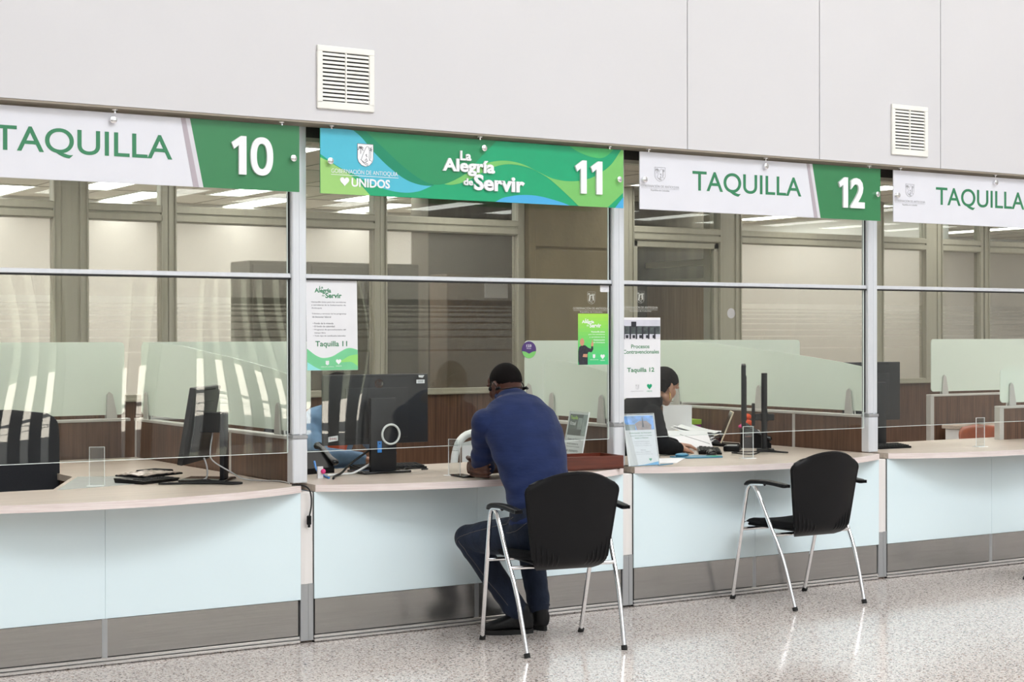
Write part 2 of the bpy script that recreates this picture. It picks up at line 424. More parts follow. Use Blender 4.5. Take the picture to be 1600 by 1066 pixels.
def terrazzo():
    m, nt, out = _nt('terrazzo')
    p = nt.nodes.new('ShaderNodeBsdfPrincipled'); nt.links.new(p.outputs[0], out.inputs[0])
    p.inputs['Roughness'].default_value = .11; p.inputs['Specular IOR Level'].default_value = .5
    tc = nt.nodes.new('ShaderNodeTexCoord')
    n = nt.nodes.new('ShaderNodeTexNoise'); n.inputs['Scale'].default_value = 60; n.inputs['Detail'].default_value = 2; nt.links.new(tc.outputs['Object'], n.inputs['Vector'])
    last = None
    base = nt.nodes.new('ShaderNodeValToRGB')
    base.color_ramp.elements[0].color = srgb(200, 190, 184); base.color_ramp.elements[1].color = srgb(238, 231, 226)
    base.color_ramp.elements[0].position = .35; base.color_ramp.elements[1].position = .65
    nt.links.new(n.outputs['Fac'], base.inputs[0]); last = base.outputs[0]
    for sc, thr, stops in ((70, .26, ((0, srgb(96, 86, 84)), (.3, srgb(136, 100, 84)), (.55, srgb(116, 110, 108)), (.8, srgb(160, 130, 112)))),
                           (34, .17, ((0, srgb(120, 112, 110)), (.4, srgb(156, 130, 116)), (.7, srgb(228, 222, 216)))),
                           (120, .3, ((0, srgb(140, 130, 126)), (.5, srgb(226, 220, 214)), (.75, srgb(150, 122, 110))))):
        v = nt.nodes.new('ShaderNodeTexVoronoi'); v.inputs['Scale'].default_value = sc; nt.links.new(tc.outputs['Object'], v.inputs['Vector'])
        rr = nt.nodes.new('ShaderNodeValToRGB'); rr.color_ramp.interpolation = 'CONSTANT'
        e = rr.color_ramp.elements
        e[0].position = 0; e[0].color = stops[0][1]; e[1].position = stops[1][0]; e[1].color = stops[1][1]
        for q in stops[2:]:
            z = e.new(q[0]); z.color = q[1]
        sp = nt.nodes.new('ShaderNodeSeparateColor'); nt.links.new(v.outputs['Color'], sp.inputs[0]); nt.links.new(sp.outputs[0], rr.inputs[0])
        # chip where the cell centre is near and the cell's own lottery says so
        lt = nt.nodes.new('ShaderNodeMath'); lt.operation = 'LESS_THAN'; lt.inputs[1].default_value = thr*1.3; nt.links.new(v.outputs['Distance'], lt.inputs[0])
        l2 = nt.nodes.new('ShaderNodeMath'); l2.operation = 'LESS_THAN'; l2.inputs[1].default_value = .55; nt.links.new(sp.outputs[1], l2.inputs[0])
        mu = nt.nodes.new('ShaderNodeMath'); mu.operation = 'MULTIPLY'; nt.links.new(lt.outputs[0], mu.inputs[0]); nt.links.new(l2.outputs[0], mu.inputs[1])
        mx = nt.nodes.new('ShaderNodeMix'); mx.data_type = 'RGBA'
        nt.links.new(mu.outputs[0], mx.inputs['Factor']); nt.links.new(last, mx.inputs['A']); nt.links.new(rr.outputs[0], mx.inputs['B']); last = mx.outputs['Result']
    nt.links.new(last, p.inputs['Base Color']); return m
M['terrazzo'] = terrazzo()

def film_mat():
    """frosted privacy film on the office partition, with clear slits at eye height"""
    m, nt, out = _nt('privacy_film')
    tc = nt.nodes.new('ShaderNodeTexCoord'); sp = nt.nodes.new('ShaderNodeSeparateXYZ'); nt.links.new(tc.outputs['Object'], sp.inputs[0])
    r = nt.nodes.new('ShaderNodeValToRGB'); r.color_ramp.interpolation = 'CONSTANT'
    mr = nt.nodes.new('ShaderNodeMapRange'); mr.inputs['From Min'].default_value = 1.3; mr.inputs['From Max'].default_value = 1.8
    nt.links.new(sp.outputs['Z'], mr.inputs['Value']); nt.links.new(mr.outputs[0], r.inputs[0])
    e = r.color_ramp.elements
    e[0].position = 0; e[0].color = (0, 0, 0, 1); e[1].position = .15; e[1].color = (1, 1, 1, 1)
    for pos, val in ((.175, 0), (.36, 1), (.385, 0), (.475, 1), (.50, 0), (.585, 1), (.61, 0), (.675, 1), (.70, 0), (.75, 1), (.775, 0), (.81, 1), (.84, 0), (.865, 1), (.955, 0)):
        q = e.new(pos); q.color = (val, val, val, 1)
    d = nt.nodes.new('ShaderNodeBsdfTranslucent'); d.inputs[0].default_value = (.80, .77, .70, 1)
    df = nt.nodes.new('ShaderNodeBsdfDiffuse'); df.inputs[0].default_value = (.36, .35, .31, 1)
    m0 = nt.nodes.new('ShaderNodeMixShader'); m0.inputs[0].default_value = .25; nt.links.new(d.outputs[0], m0.inputs[1]); nt.links.new(df.outputs[0], m0.inputs[2])
    rf = nt.nodes.new('ShaderNodeBsdfRefraction'); rf.inputs['Roughness'].default_value = .13; rf.inputs['IOR'].default_value = 1.12; rf.inputs['Color'].default_value = (.90, .89, .87, 1)
    a = nt.nodes.new('ShaderNodeMixShader'); a.inputs[0].default_value = .86; nt.links.new(m0.outputs[0], a.inputs[1]); nt.links.new(rf.outputs[0], a.inputs[2])
    t = nt.nodes.new('ShaderNodeBsdfTransparent'); t.inputs[0].default_value = (.9, .9, .88, 1)
    b = nt.nodes.new('ShaderNodeMixShader'); nt.links.new(r.outputs[0], b.inputs[0]); nt.links.new(a.outputs[0], b.inputs[1]); nt.links.new(t.outputs[0], b.inputs[2])
    nt.links.new(b.outputs[0], out.inputs[0]); return m
M['film'] = film_mat()
# ------------------------------------------------------------------ the hall and the office shell
m = MB(); m.box(-9, 16, -14, 10, -.1, 0); fl = struct('floor', m, M['terrazzo'])
m = MB(); m.box(-40, 60, -70, -14.0, -.16, -.06); struct('floor_outside', m, M['floor_out'])

# white wall over the counters with its panel joints
m = MB(); m.box(-9, 2.294, -.20, -.06, 2.535, 12)
for a, b in ((2.300, 3.287), (3.293, 4.304), (4.310, 16)): m.box(a, b, -.20, -.06, 2.535, 12)
m.box(-9, 16, -.19, -.06, 2.545, 12)
struct('wall_front', m, M['wall'], smooth=0)
m = MB(); m.box(-9, 16, -.197, -.045, 2.525, 2.5345); struct('trim_1', m, M['taupe'], smooth=0)
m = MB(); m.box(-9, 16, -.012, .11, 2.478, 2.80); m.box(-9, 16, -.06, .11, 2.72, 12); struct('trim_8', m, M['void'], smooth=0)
m = MB(); m.box(-9, 16, -.010, .06, 2.458, 2.478); struct('trim_9', m, M['frame'], smooth=0)
# hall beyond the camera: roof, side walls, louvred entrance wall
HH = 12.
m = MB(); m.box(-9, 16, -14.2, -13.4, HH, HH+.2); m.box(-9, 16, -8.4, 10.2, HH, HH+.2); m.box(-9, -6, -13.4, -8.4, HH, HH+.2); m.box(13, 16, -13.4, -8.4, HH, HH+.2)
struct('ceiling_hall', m, M['hallroof'])
m = MB(); m.box(-9.2, -9, -14, 10, 0, HH); struct('wall_left', m, M['hallwall'])
m = MB(); m.box(16, 16.2, -14, 10, 0, HH); struct('wall_right', m, M['hallwall'])
m = MB(); m.box(-9, 2.2, -14.2, -14, 0, 4); m.box(7.7, 16, -14.2, -14, 0, 4); m.box(2.2, 7.7, -14.2, -14, 2.35, 4); m.box(-9, 16, -14.2, -14, 11.6, HH); m.box(3.25, 4.1, -14.2, -14, 0, 2.35); m.box(4.62, 5.12, -14.2, -14, 0, 2.35)  # last two boxes: piers added to blank out parts of the reflected stripes
m.box(-9, -6.5, -14.2, -14, 4, 11.6); m.box(13.5, 16, -14.2, -14, 4, 11.6)
struct('wall_back', m, M['hallwall'])
m = MB()
for k in range(11): m.box(-6.5+k*2-.04, -6.5+k*2+.04, -14.15, -14.05, 4, 11.6)
for z in (4.0, 6.5, 9.0, 11.5): m.box(-6.5, 13.5, -14.15, -14.05, z, z+.08)
struct('window_10', m, M['frame'])
m = MB()
x = 2.3
while x < 7.7:
    m.box(x, x+.155, -14.08, -14.03, 0, 2.4); x += .27
struct('window_8', m, M['fin'])

m = MB(); m.box(-20, 40, -46, -45, -.06, 9); struct('wall_added_backdrop', m, pm('dark_backdrop', (.035, .04, .03), .8, var=.5, scale=(.6, .6, .6)))  # unseen dark wall added to dim the sky mirrored in the glass screens

# office ceiling with its tile grid and recessed lamps
m = MB(); m.box(-9, 16, .10, 10, 2.75, 2.9); cl = struct('ceiling', m, M['ceil'])
m = MB()
for i in range(-8, 27):
    m.box(i*.61-.006, i*.61+.006, .1, 9.9, 2.746, 2.7505)
for j in range(0, 8):
    m.box(-9, 16, .25+j*1.22, .262+j*1.22, 2.746, 2.7505)
obj('tile_grid', m, M['tgrid'], cl, 0)
lamp_rows = [(1.30, -1), (3.05, 1), (4.55, 0), (5.75, 1), (6.85, 0)]  # rows fuller than seen: lamps added to brighten desks and frosted panes
for yy, off in lamp_rows:
    if yy > 4:
        xs = [-3.2+off*.61+1.22*k for k in range(8)]
        xs = [q for q in xs if q < (5.7 if yy > 5 else 3.2)] + ([5.2] if yy > 5 else []) + [6.75+off*.4, 8.1+off*.2, 10.2, 11.9]
    else: xs = [-3.04+off*.61+(.915 if yy < 2 else 1.83)*k for k in range(17 if yy < 2 else 9)]
    for xx in xs:
        t = thing('ceiling_lamp', 'recessed fluorescent lamp in the tiled ceiling of the office', 'ceiling lamp', (xx, yy, 2.75), 0, 'fluorescent lamps in the office ceiling')
        m = MB(); m.box(-.17, .17, -.57, -.55, -.012, 0); m.box(-.17, .17, .55, .57, -.012, 0); m.box(-.17, -.15, -.55, .55, -.012, 0); m.box(.15, .17, -.55, .55, -.012, 0)
        obj('lamp_trim', m, M['vent'], t, 0, True)
        m = MB(); m.box(-.15, .15, -.55, .55, -.008, -.002); obj('diffuser', m, M['lamp'], t, 0, True)

# office back wall, side rooms
m = MB(); m.box(-9, 16, 7.4, 7.6, 0, 2.75); struct('wall_office_back', m, M['office_wall'])
m = MB(); m.box(8.75, 8.9, 3.95, 7.4, 0, 2.75); struct('wall_office_side', m, M['office_wall'])
m = MB(); m.box(3.62, 6.9, 5.0, 5.3, 0, 2.75); struct('wall_core', m, M['gconc'])
# concrete column in line with the office partition
m = MB(); m.box(3.84, 4.72, 3.74, 4.0, 0, 2.20, .012); m.box(3.84, 4.72, 3.74, 4.0, 2.212, 2.75, .012); m.box(3.86, 4.70, 3.76, 3.98, 2.19, 2.22)
m.box(3.835, 3.9, 3.735, 4.0, 0, 2.75, .01)
struct('wall_column', m, M['concrete'])

# ------------------------------------------------------------------ glazed office partition (y = 3.8)
def window(n, x0, x1, jl=.056, jr=.056, film=True, door=False):
    """one glazed unit between x0 and x1 (clear opening): frame, lower pane, upper pane"""
    m = MB(); f = .045
    for a, b in ((x0-jl, x0), (x1, x1+jr)):
        m.box(a, b, 3.80, 3.88, 0 if door else 1.04, 2.75, .004)
    for a, b in ((x0-.012, x0), (x1, x1+.012)):
        m.box(a, b, 3.785, 3.80, 1.07, 2.745, .003)
    m.box(x0, x1, 3.80, 3.88, 2.305, 2.425, .004)
    m.box(x0-.01, x1+.01, 3.785, 3.80, 2.372, 2.418, .003); m.box(x0-.01, x1+.01, 3.785, 3.80, 2.312, 2.358, .003)
    if not door: 
        m.box(x0-jl, x1+jr, 3.79, 3.88, 1.035, 1.085, .004); m.box(x0-jl, x1+jr, 3.78, 3.79, 1.04, 1.058, .002)
    else:
        m.box(x0, x0+.05, 3.81, 3.86, 0, 2.3, .004); m.box(x1-.05, x1, 3.81, 3.86, 0, 2.3, .004); m.box(x0, x1, 3.81, 3.86, 2.25, 2.3, .004)
    o = struct(('door_%d' if door else 'window_%d') % n, m, M['frame'])
    m = MB(); m.box(x0, x1, 3.835, 3.841, 1.08 if not door else .1, 2.31); 
    if film:
        obj('frosted_pane', m, M['film'], o, 0)
    else: obj('clear_pane', m, M['glass_up'], o, 0)
    m = MB(); m.box(x0, x1, 3.835, 3.841, 2.42, 2.75); obj('upper_pane', m, M['glass_up'], o, 0)
    return o
window(1, -1.9, -.024)
m = MB(); m.box(.034, .166, 3.815, 3.88, 1.04, 2.75); struct('trim_2', m, M['frame'])
window(2, .222, .746)
window(3, .862, 2.451)
window(4, 2.562, 3.756, jr=.075)
m = MB(); m.box(4.72, 4.885, 3.80, 3.9, 0, 2.75, .004); struct('trim_3', m, M['frame'])
window(1, 4.93, 5.866, film=False, door=True)
m = MB(); m.box(5.922, 6.058, 3.815, 3.88, 0, 2.75); struct('trim_4', m, M['frame'])
window(5, 6.114, 7.70)
m = MB(); m.box(7.756, 7.80, 3.80, 3.88, 1.04, 2.75); struct('trim_5', m, M['frame'])
window(6, 7.856, 8.415)
m = MB(); m.box(8.47, 8.59, 3.815, 3.88, 1.04, 2.75); struct('trim_6', m, M['frame'])
window(7, 8.646, 9.175)
window(9, 9.31, 10.6)
# timber wainscot under the windows
m = MB()
for a, b in ((-2.0, 3.83), (6.06, 10.7)): m.box(a, b, 3.82, 3.88, .08, 1.04)
struct('trim_7', m, M['wood'], smooth=0)
m = MB()
for a, b in ((-2.0, 3.83), (6.06, 10.7)): m.box(a, b, 3.81, 3.88, 0, .08)
struct('baseboard_office', m, M['frame'], smooth=0)
# round sticker on the door post
m = MB(); m.cyl((6.01, 3.812, 1.69), (6.01, 3.8145, 1.69), .045, n=24)
o = obj('round_sticker', m, M['silver']); rename(o, 'small round pale sticker on the sage post beside the office door', 'sticker')

# furniture and inner walls seen through the partition
t = thing('storage_cabinet', 'wide olive storage cabinet blurred behind the frosted office window', 'cabinet', (2.55, 4.75, 0))
m = MB(); m.box(1.78, 3.3, 4.6, 4.98, 0, 2.09, .006); obj('body', m, M['olive'], t)
for a in (1.80, 2.31, 2.82):
    m = MB(); m.box(a, a+.47, 4.585, 4.60, .08, 2.06, .004); d = obj('door', m, M['olive'], t)
    m = MB(); m.cyl((a+.42, 4.575, 1.0), (a+.42, 4.575, 1.14), .008); obj('handle', m, M['bracket'], d)
t = thing('tall_cupboard', 'ochre brown tall cupboard blurred behind the frosted office window', 'cupboard', (4.0, 4.8, 0))
m = MB(); m.box(3.62, 4.9, 4.68, 4.98, 0, 2.02, .006); obj('body', m, M['brownbox'], t)
m = MB(); m.box(3.99, 4.22, 4.665, 4.678, 1.82, 2.00); obj('notice', m, M['paper'], t)
# inner glazed room divider beyond the clear door
t = thing('room_divider', 'cream framed room divider with brown panels beyond the clear office door', 'divider', (6.0, 4.9, 0))
m = MB()
m.box(5.97, 6.03, 3.95, 6.6, 2.125, 2.18, .003); m.box(5.97, 6.03, 3.95, 6.6, 1.98, 2.01, .003)
for yy in (4.09, 5.08, 6.2): m.box(5.96, 6.04, yy-.045, yy+.045, 0, 2.75 if yy < 4.5 else 2.16, .003)
obj('frame', m, M['frame2'], t)
m = MB(); m.box(5.985, 6.015, 3.95, 6.6, 0, 1.98); obj('panel', m, M['wood2'], t)
m = MB(); m.box(5.997, 6.003, 3.95, 6.6, 2.01, 2.125); obj('pane', m, M['glass_up'], t, 0)
m = MB(); m.box(6.95, 7.6, 6.9, 7.35, 0, 2.6, .01)
o = obj('wardrobe', m, M['wood2']); rename(o, 'light oak tall wardrobe at the far wall beyond the clear door', 'wardrobe')

# ------------------------------------------------------------------ air vents in the white wall
def vent(x0, label):
    t = thing('air_vent', label, 'air vent', (x0, -.2, 2.597))
    w, h = .311, .307; f = .029
    m = MB()
    for a in ((0, w, 0, f+.008), (0, w, h-f, h), (0, f, f, h-f), (w-f, w, f, h-f)): m.box(a[0], a[1], -.014, 0, a[2], a[3], .003)
    obj('frame', m, M['vent'], t, 30, True)
    m = MB(); m.box(f, w-f, -.0025, -.0005, f, h-f); obj('backing', m, M['dark'], t, 0, True)
    m = MB(); m.box(w/2-.0035, w/2+.0035, -.012, -.002, f, h-f); obj('mullion', m, M['vent'], t, 0, True)
    n = 12; p = (h-2*f-.012)/n
    for k in range(n):
        z = f+.012+k*p
        m = MB(); R = Matrix.Rotation(math.radians(-28), 3, 'X')
        m.obox((w/2, -.0075, z+p*.40), ((w-2*f)/2, .0011, p*.36), R); obj('slat', m, M['vent'], t, 0, True)
vent(.012, 'square white air vent in the wall above the curved green and blue sign')
vent(3.874, 'square white air vent in the wall at the right, above the counter twelve sign')
# ------------------------------------------------------------------ hanging signs over the counters
SY, SZ0, SZ1 = -.150, 2.193, 2.511
def standoff(t, x, z):
    m = MB(); m.cyl((x, SY-.020, z), (x, SY-.001, z), .016, n=20); m.cyl((x, SY-.0215, z), (x, SY-.020, z), .0135, .016, n=20); obj('standoff', m, M['chrome'], t)
def digit(t, ch, x0, x1, z0, z1, y):
    m = MB()
    if ch == '1': m.prism([(x0+(x1-x0)*u, y, z0+(z1-z0)*w) for u, w in ((.98, 0), (.98, 1), (.62, 1), (0, .82), (.17, .655), (.48, .76), (.48, 0))], (0, -.012, 0))
    elif ch == '0':
        cx, cz, rx, rz = (x0+x1)/2, (z0+z1)/2, (x1-x0)/2, (z1-z0)/2; n = 48; R = []
        for a, b, d in ((rx, rz, 0), (rx, rz, -.012), (rx*.46, rz*.66, -.012), (rx*.46, rz*.66, 0)):
            R.append([(cx+a*math.copysign(abs(math.cos(2*PI*k/n))**.86, math.cos(2*PI*k/n)), y+d, cz+b*math.copysign(abs(math.sin(2*PI*k/n))**.86, math.sin(2*PI*k/n))) for k in range(n)])
        m.rings(R, closed=True)
    else: m.text(ch, (x0, x1, z0, z1), (0, y, 0), ext=.012, bold=.03)
    obj('digit', m, M['signl'], t, 0)
def hangers(t, b):
    for x in (b+.12, b+.973, b+1.80):
        m = MB(); m.cyl((x, SY+.004, SZ1-.002), (x, SY+.004, 2.533), .006, n=10); m.cyl((x, SY+.004, 2.521), (x, SY+.004, 2.5335), .012, .02, n=14)
        obj('hanger', m, M['chrome'], t)
def crest(mb, x, z, w, h, y, ink=1, field=None):
    """shield outline with palm, mountain and river strokes"""
    s = w
    def P(u, v, d=0): return (x+u*w, y-d, z+v*h)
    out = [P(0, 1), P(1, 1), P(1, .35), P(.93, .2), P(.75, .06), P(.5, 0), P(.25, .06), P(.07, .2), P(0, .35)]
    if field is not None:
        mb.mi = field; mb.prism(out, (0, -.001, 0))
    mb.mi = ink; d = .0016; r = w*.012
    mb.tube([P(p[0], p[1], d) for p in [(0, 1), (1, 1), (1, .35), (.93, .2), (.75, .06), (.5, 0), (.25, .06), (.07, .2), (0, .35), (0, 1)]], r, 5)
    def line(pts, k=1.): mb.tube([P(a, c, d) for a, c in pts], r*k, 5)
    line([(.22, .28), (.36, .55), (.5, .8), (.6, .9), (.7, .88), (.76, .72), (.74, .4), (.78, .3)])
    line([(.2, .3), (.4, .2), (.6, .14), (.68, .1)]); line([(.5, .5), (.58, .56), (.56, .46), (.62, .44)], 1.6); line([(.48, .26), (.56, .36), (.62, .24), (.5, .2)], 1.6)
    line([(.2, .56), (.21, .7), (.2, .8)], 1.3)
    for a in (20, 60, 110, 150, 200, 330):
        q = math.radians(a); line([(.2, .8), (.2+.11*math.cos(q), .8+.08*math.sin(q)+.02), (.2+.18*math.cos(q), .8+.12*math.sin(q)-.04)], 1.7)
    for a in (0, 70, 140, 220, 300):
        q = math.radians(a); line([(.85, .78), (.85+.09*math.cos(q), .78+.1*math.sin(q))], 1.4)
    line([(.85, .78), (.84, .5), (.83, .36)]); line([(.3, .22), (.5, .1), (.66, .05)]); line([(.72, .3), (.86, .28), (.9, .22)])
def heart(mb, x, z, w, y, d=.002):
    pts = []
    for k in range(28):
        a = 2*PI*k/28; u = 16*math.sin(a)**3; v = 13*math.cos(a)-5*math.cos(2*a)-2*math.cos(3*a)-math.cos(4*a)
        pts.append((x+w/2+u/32*w, y, z+w*.52+v/32*w))
    mb.prism(pts, (0, -d, 0))

def taquilla(b, num, label, logo=True):
    t = thing('counter_sign', label, 'sign', (b+.973, SY, SZ0), 0)
    m = MB(); m.box(b+.057, b+1.890, SY, SY+.008, SZ0, SZ1, .0015); obj('panel', m, M['signw'], t)
    m = MB(); y = SY-.0008
    def q(pts, mi): m.mi = mi; m.prism([(b+u, SY-.0002, w) for u, w in pts], (0, -.001, 0))
    q([(1.332, SZ1), (1.8905, SZ1), (1.8905, SZ0), (1.398, SZ0)], 0)
    obj('number_field', m, M['green'], t, 0)
    m = MB(); q([(1.287, SZ1), (1.310, SZ1), (1.376, SZ0), (1.348, SZ0)], 0); q([(1.310, SZ1), (1.332, SZ1), (1.398, SZ0), (1.376, SZ0)], 1)
    obj('stripe', m, [M['mauve'], M['silver']], t, 0)
    m = MB(); m.text('TAQUILLA', (b+.427, b+1.245, 2.292, 2.424), (0, SY-.0003, 0), ext=.0012, bold=.006)
    # tail of the Q drops a little under the line
    obj('lettering', m, M['greenlt'], t, 0)
    for dg, (u0, u1) in zip(num, ((1.535, 1.612), (1.632, 1.748))):
        digit(t, dg, b+u0, b+u1, 2.262, 2.444, SY-.0012)
    if logo:
        m = MB(); crest(m, b+.160, 2.352, .072, .078, SY-.0004, 0); obj('crest', m, M['lt_ink'], t, 0)
        m = MB(); m.text('GOBERNACIÓN DE ANTIOQUIA', (b+.066, b+.331, 2.314, 2.334), (0, SY-.0003, 0), ext=.0008); m.box(b+.066, b+.331, SY-.001, SY-.0002, 2.3105, 2.312)
        m.text('República de Colombia', (b+.133, b+.262, 2.294, 2.307), (0, SY-.0003, 0), ext=.0008); obj('caption', m, M['lt_ink'], t, 0)
    for u, w in ((.080, 2.355), (.960, 2.476), (1.853, 2.353)): standoff(t, b+u, w)
    hangers(t, b)
taquilla(-B, '10', 'white and green hanging sign TAQUILLA 10, cut by the left edge', False)
taquilla(B, '12', 'white and green hanging sign reading TAQUILLA 12')
taquilla(2*B, '13', 'white hanging sign TAQUILLA cut off by the right edge of the photo')

# the colourful sign of counter eleven
t = thing('counter_sign', 'green and blue wavy hanging sign La Alegría de Servir with number 11', 'sign', (.973, SY, SZ0))
m = MB(); m.box(.057, 1.890, SY, SY+.008, SZ0, SZ1, .0015); obj('panel', m, M['emer'], t)
DES = dict(
 cyan=[(0.0, 1.0), (0.098, 1.0), (0.123, 0.899), (0.16, 0.687), (0.205, 0.472), (0.257, 0.288), (0.303, 0.212), (0.342, 0.206), (0.318, 0.145), (0.296, 0.101), (0.257, 0.073), (0.205, 0.101), (0.148, 0.193), (0.104, 0.31), (0.053, 0.424), (0.0, 0.601)],
 limeL=[(0.0, 0.551), (0.035, 0.465), (0.097, 0.275), (0.15, 0), (0, 0)],
 teal=[(0.098, 1.0), (0.135, 1), (0.192, 0.747), (0.244, 0.516), (0.303, 0.307), (0.348, 0.228), (0.342, 0.206), (0.303, 0.212), (0.257, 0.288), (0.205, 0.472), (0.16, 0.687), (0.123, 0.899)],
 mid=[(0.135, 1), (0.553, 1), (0.53, .87), (0.504, 0.734), (0.475, .57), (0.443, 0.408), (0.415, .31), (0.389, 0.259), (0.348, 0.228), (0.303, 0.307), (0.244, 0.516), (0.192, 0.747)],
 lime=[(0.382, 0.241), (.412, .31), (0.443, 0.402), (0.474, .505), (0.504, 0.592), (0.532, .643), (0.56, 0.674), (0.582, .683), (0.602, 0.68), (0.628, .66), (0.652, 0.627), (0.695, 0.535), (0.738, 0.449), (0.768, .418), (0.796, 0.408), (0.835, .422), (0.871, 0.465), (0.898, .525), (0.923, 0.604), (0.945, .69), (0.963, 0.785), (0.992, 1), (1, 1), (1, 0.269), (0.942, 0.0), (0.837, 0), (0.804, 0.146), (0.778, .255), (0.752, 0.361), (0.725, .455), (0.695, 0.532), (0.668, .585), (0.637, 0.617), (0.616, .628), (0.595, 0.63), (0.57, .61), (0.546, 0.57), (0.52, .51), (0.497, 0.44), (0.474, .37), (0.449, 0.304), (.425, .26), (0.402, 0.237)],
 tr=[(0.804, 1), (0.965, 1), (0.938, 0.877), (0.916, 0.832), (0.893, .835), (0.871, 0.854), (0.833, 0.921)],
 blue=[(0.549, 0), (0.574, 0.07), (0.6, .104), (0.623, 0.127), (0.652, .139), (0.68, 0.139), (0.71, .122), (0.738, 0.095), (0.775, .05), (0.806, 0)],
 br=[(0.969, 0), (1, 0.196), (1, 0)])
m = MB()
for k, (nm, mi) in enumerate((('cyan', 0), ('limeL', 4), ('teal', 1), ('mid', 2), ('lime', 3), ('tr', 5), ('blue', 6), ('br', 6))):
    m.mi = mi; m.prism([(.057+u/5.8*1.833, SY-.0001, SZ0+w*(SZ1-SZ0)) for u, w in wavy([(a*5.8, b) for a, b in DES[nm]])], (0, -.0006-.0001*k, 0))
obj('printed_waves', m, [M['cyan'], M['teal'], M['midg'], M['lime'], M['lime2'], pm('print_leaf', srgb(74, 182, 104), .35), M['blue']], t, 0)
m = MB(); m.text('La', (.846, .912, 2.396, 2.446), (0, SY-.0015, 0), ext=.010, bold=.03)
m.text('Alegría', (.742, 1.055, 2.318, 2.404), (0, SY-.0015, 0), ext=.010, bold=.035)
m.text('de', (.866, .922, 2.270, 2.306), (0, SY-.0015, 0), ext=.010, bold=.03)
m.text('Servir', (.928, 1.240, 2.247, 2.330), (0, SY-.0015, 0), ext=.010, bold=.035)
obj('slogan', m, M['signl'], t, 0)
for u0, u1 in ((1.562, 1.638), (1.664, 1.742)):
    digit(t, '1', u0, u1, 2.260, 2.438, SY-.0015)
m = MB(); crest(m, .259, 2.335, .088, .112, SY-.0012, 1, 0); obj('crest', m, [M['signl'], M['grey_ink']], t, 0)
m = MB(); m.text('GOBERNACIÓN DE ANTIOQUIA', (.116, .486, 2.292, 2.322), (0, SY-.0012, 0), ext=.0012, bold=-.008); m.box(.114, .490, SY-.0022, SY-.001, 2.2865, 2.289)
m.text('UNIDOS', (.226, .441, 2.232, 2.276), (0, SY-.0012, 0), ext=.0015, bold=.028); heart(m, .163, 2.232, .050, SY-.0012); obj('caption', m, M['signl'], t, 0)
for u, w in ((.104, 2.351), (.986, 2.466), (1.853, 2.347)): standoff(t, u, w)
hangers(t, 0)
# ------------------------------------------------------------------ partition posts
def post(x, label):
    t = thing('partition_post', label, 'post', (x, 0, 0))
    m = MB(); m.box(x-.039, x+.039, -.034, .03, 1.01, 2.70, .006); m.box(x-.001, x+.012, -.036, -.033, 1.01, 2.70); obj('upper_post', m, M['alu'], t)
    m = MB(); m.box(x-.041, x+.043, -.040, .034, .992, 1.010, .003); obj('collar', m, M['alu_grey'], t)
    m = MB(); m.box(x-.039, x+.041, -.036, .03, .775, .992, .004); m.box(x-.032, x-.030, -.0375, -.036, .775, .992); obj('middle_post', m, M['alu'], t)
    m = MB(); m.box(x-.034, x+.036, -.108, .02, .285, .735, .004); obj('pedestal', m, M['alu_lo'], t)
    m = MB(); m.box(x-.034, x+.036, -.110, .02, .010, .286, .003); m.box(x+.008, x+.034, -.1125, -.110, .012, .29, .001); m.box(x-.033, x-.015, -.112, -.110, .012, .288, .001); obj('shoe', m, M['alu_grey'], t)
post(0, 'pale aluminium post between counters ten and eleven, with the dangling cord')
post(B, 'pale aluminium post between counters eleven and twelve, right of the man')
post(2*B, 'pale aluminium post between counters twelve and thirteen')

# ------------------------------------------------------------------ glass screens
def screen(b, label):
    t = thing('glass_screen', label, 'glass screen', (b+.973, 0, .925))
    x0, x1 = b+.041, b+B-.052
    m = MB(); m.box(x0, x1, -.004, .004, .925, 1.780); obj('lower_pane', m, M['glass'], t, 0)
    m = MB(); m.box(x0, x1, -.004, .004, 1.806, 2.46); obj('upper_pane', m, M['glass_up'], t, 0)
    m = MB(); m.box(b+.039, b+B-.039, -.020, .016, 1.782, 1.804, .003); obj('transom', m, M['alu'], t)
    m = MB(); m.box(b+.039, b+B-.039, -.018, .014, 1.774, 1.7818); obj('gasket', m, M['rubber'], t, 0)
    m = MB(); m.box(x0, x1, -.0045, .0045, .9225, .9252); m.box(x1, x1+.0035, -.0045, .0045, .925, 1.78); m.box(x1, x1+.0035, -.0045, .0045, 1.806, 2.455)
    obj('polished_edge', m, M['glass_edge'], t, 0)
    m = MB(); m.box(x1+.004, b+B-.0392, -.006, .012, 1.02, 1.774); m.box(x1+.004, b+B-.0392, -.006, .012, 1.806, 2.455); obj('seal', m, M['rubber'], t, 0)
screen(-B, 'clear glass screen above counter ten with striped reflections')
screen(0, 'clear glass screen above counter eleven with posters stuck on it')
screen(B, 'clear glass screen above counter twelve in front of the woman')
screen(2*B, 'clear glass screen above the rightmost counter')

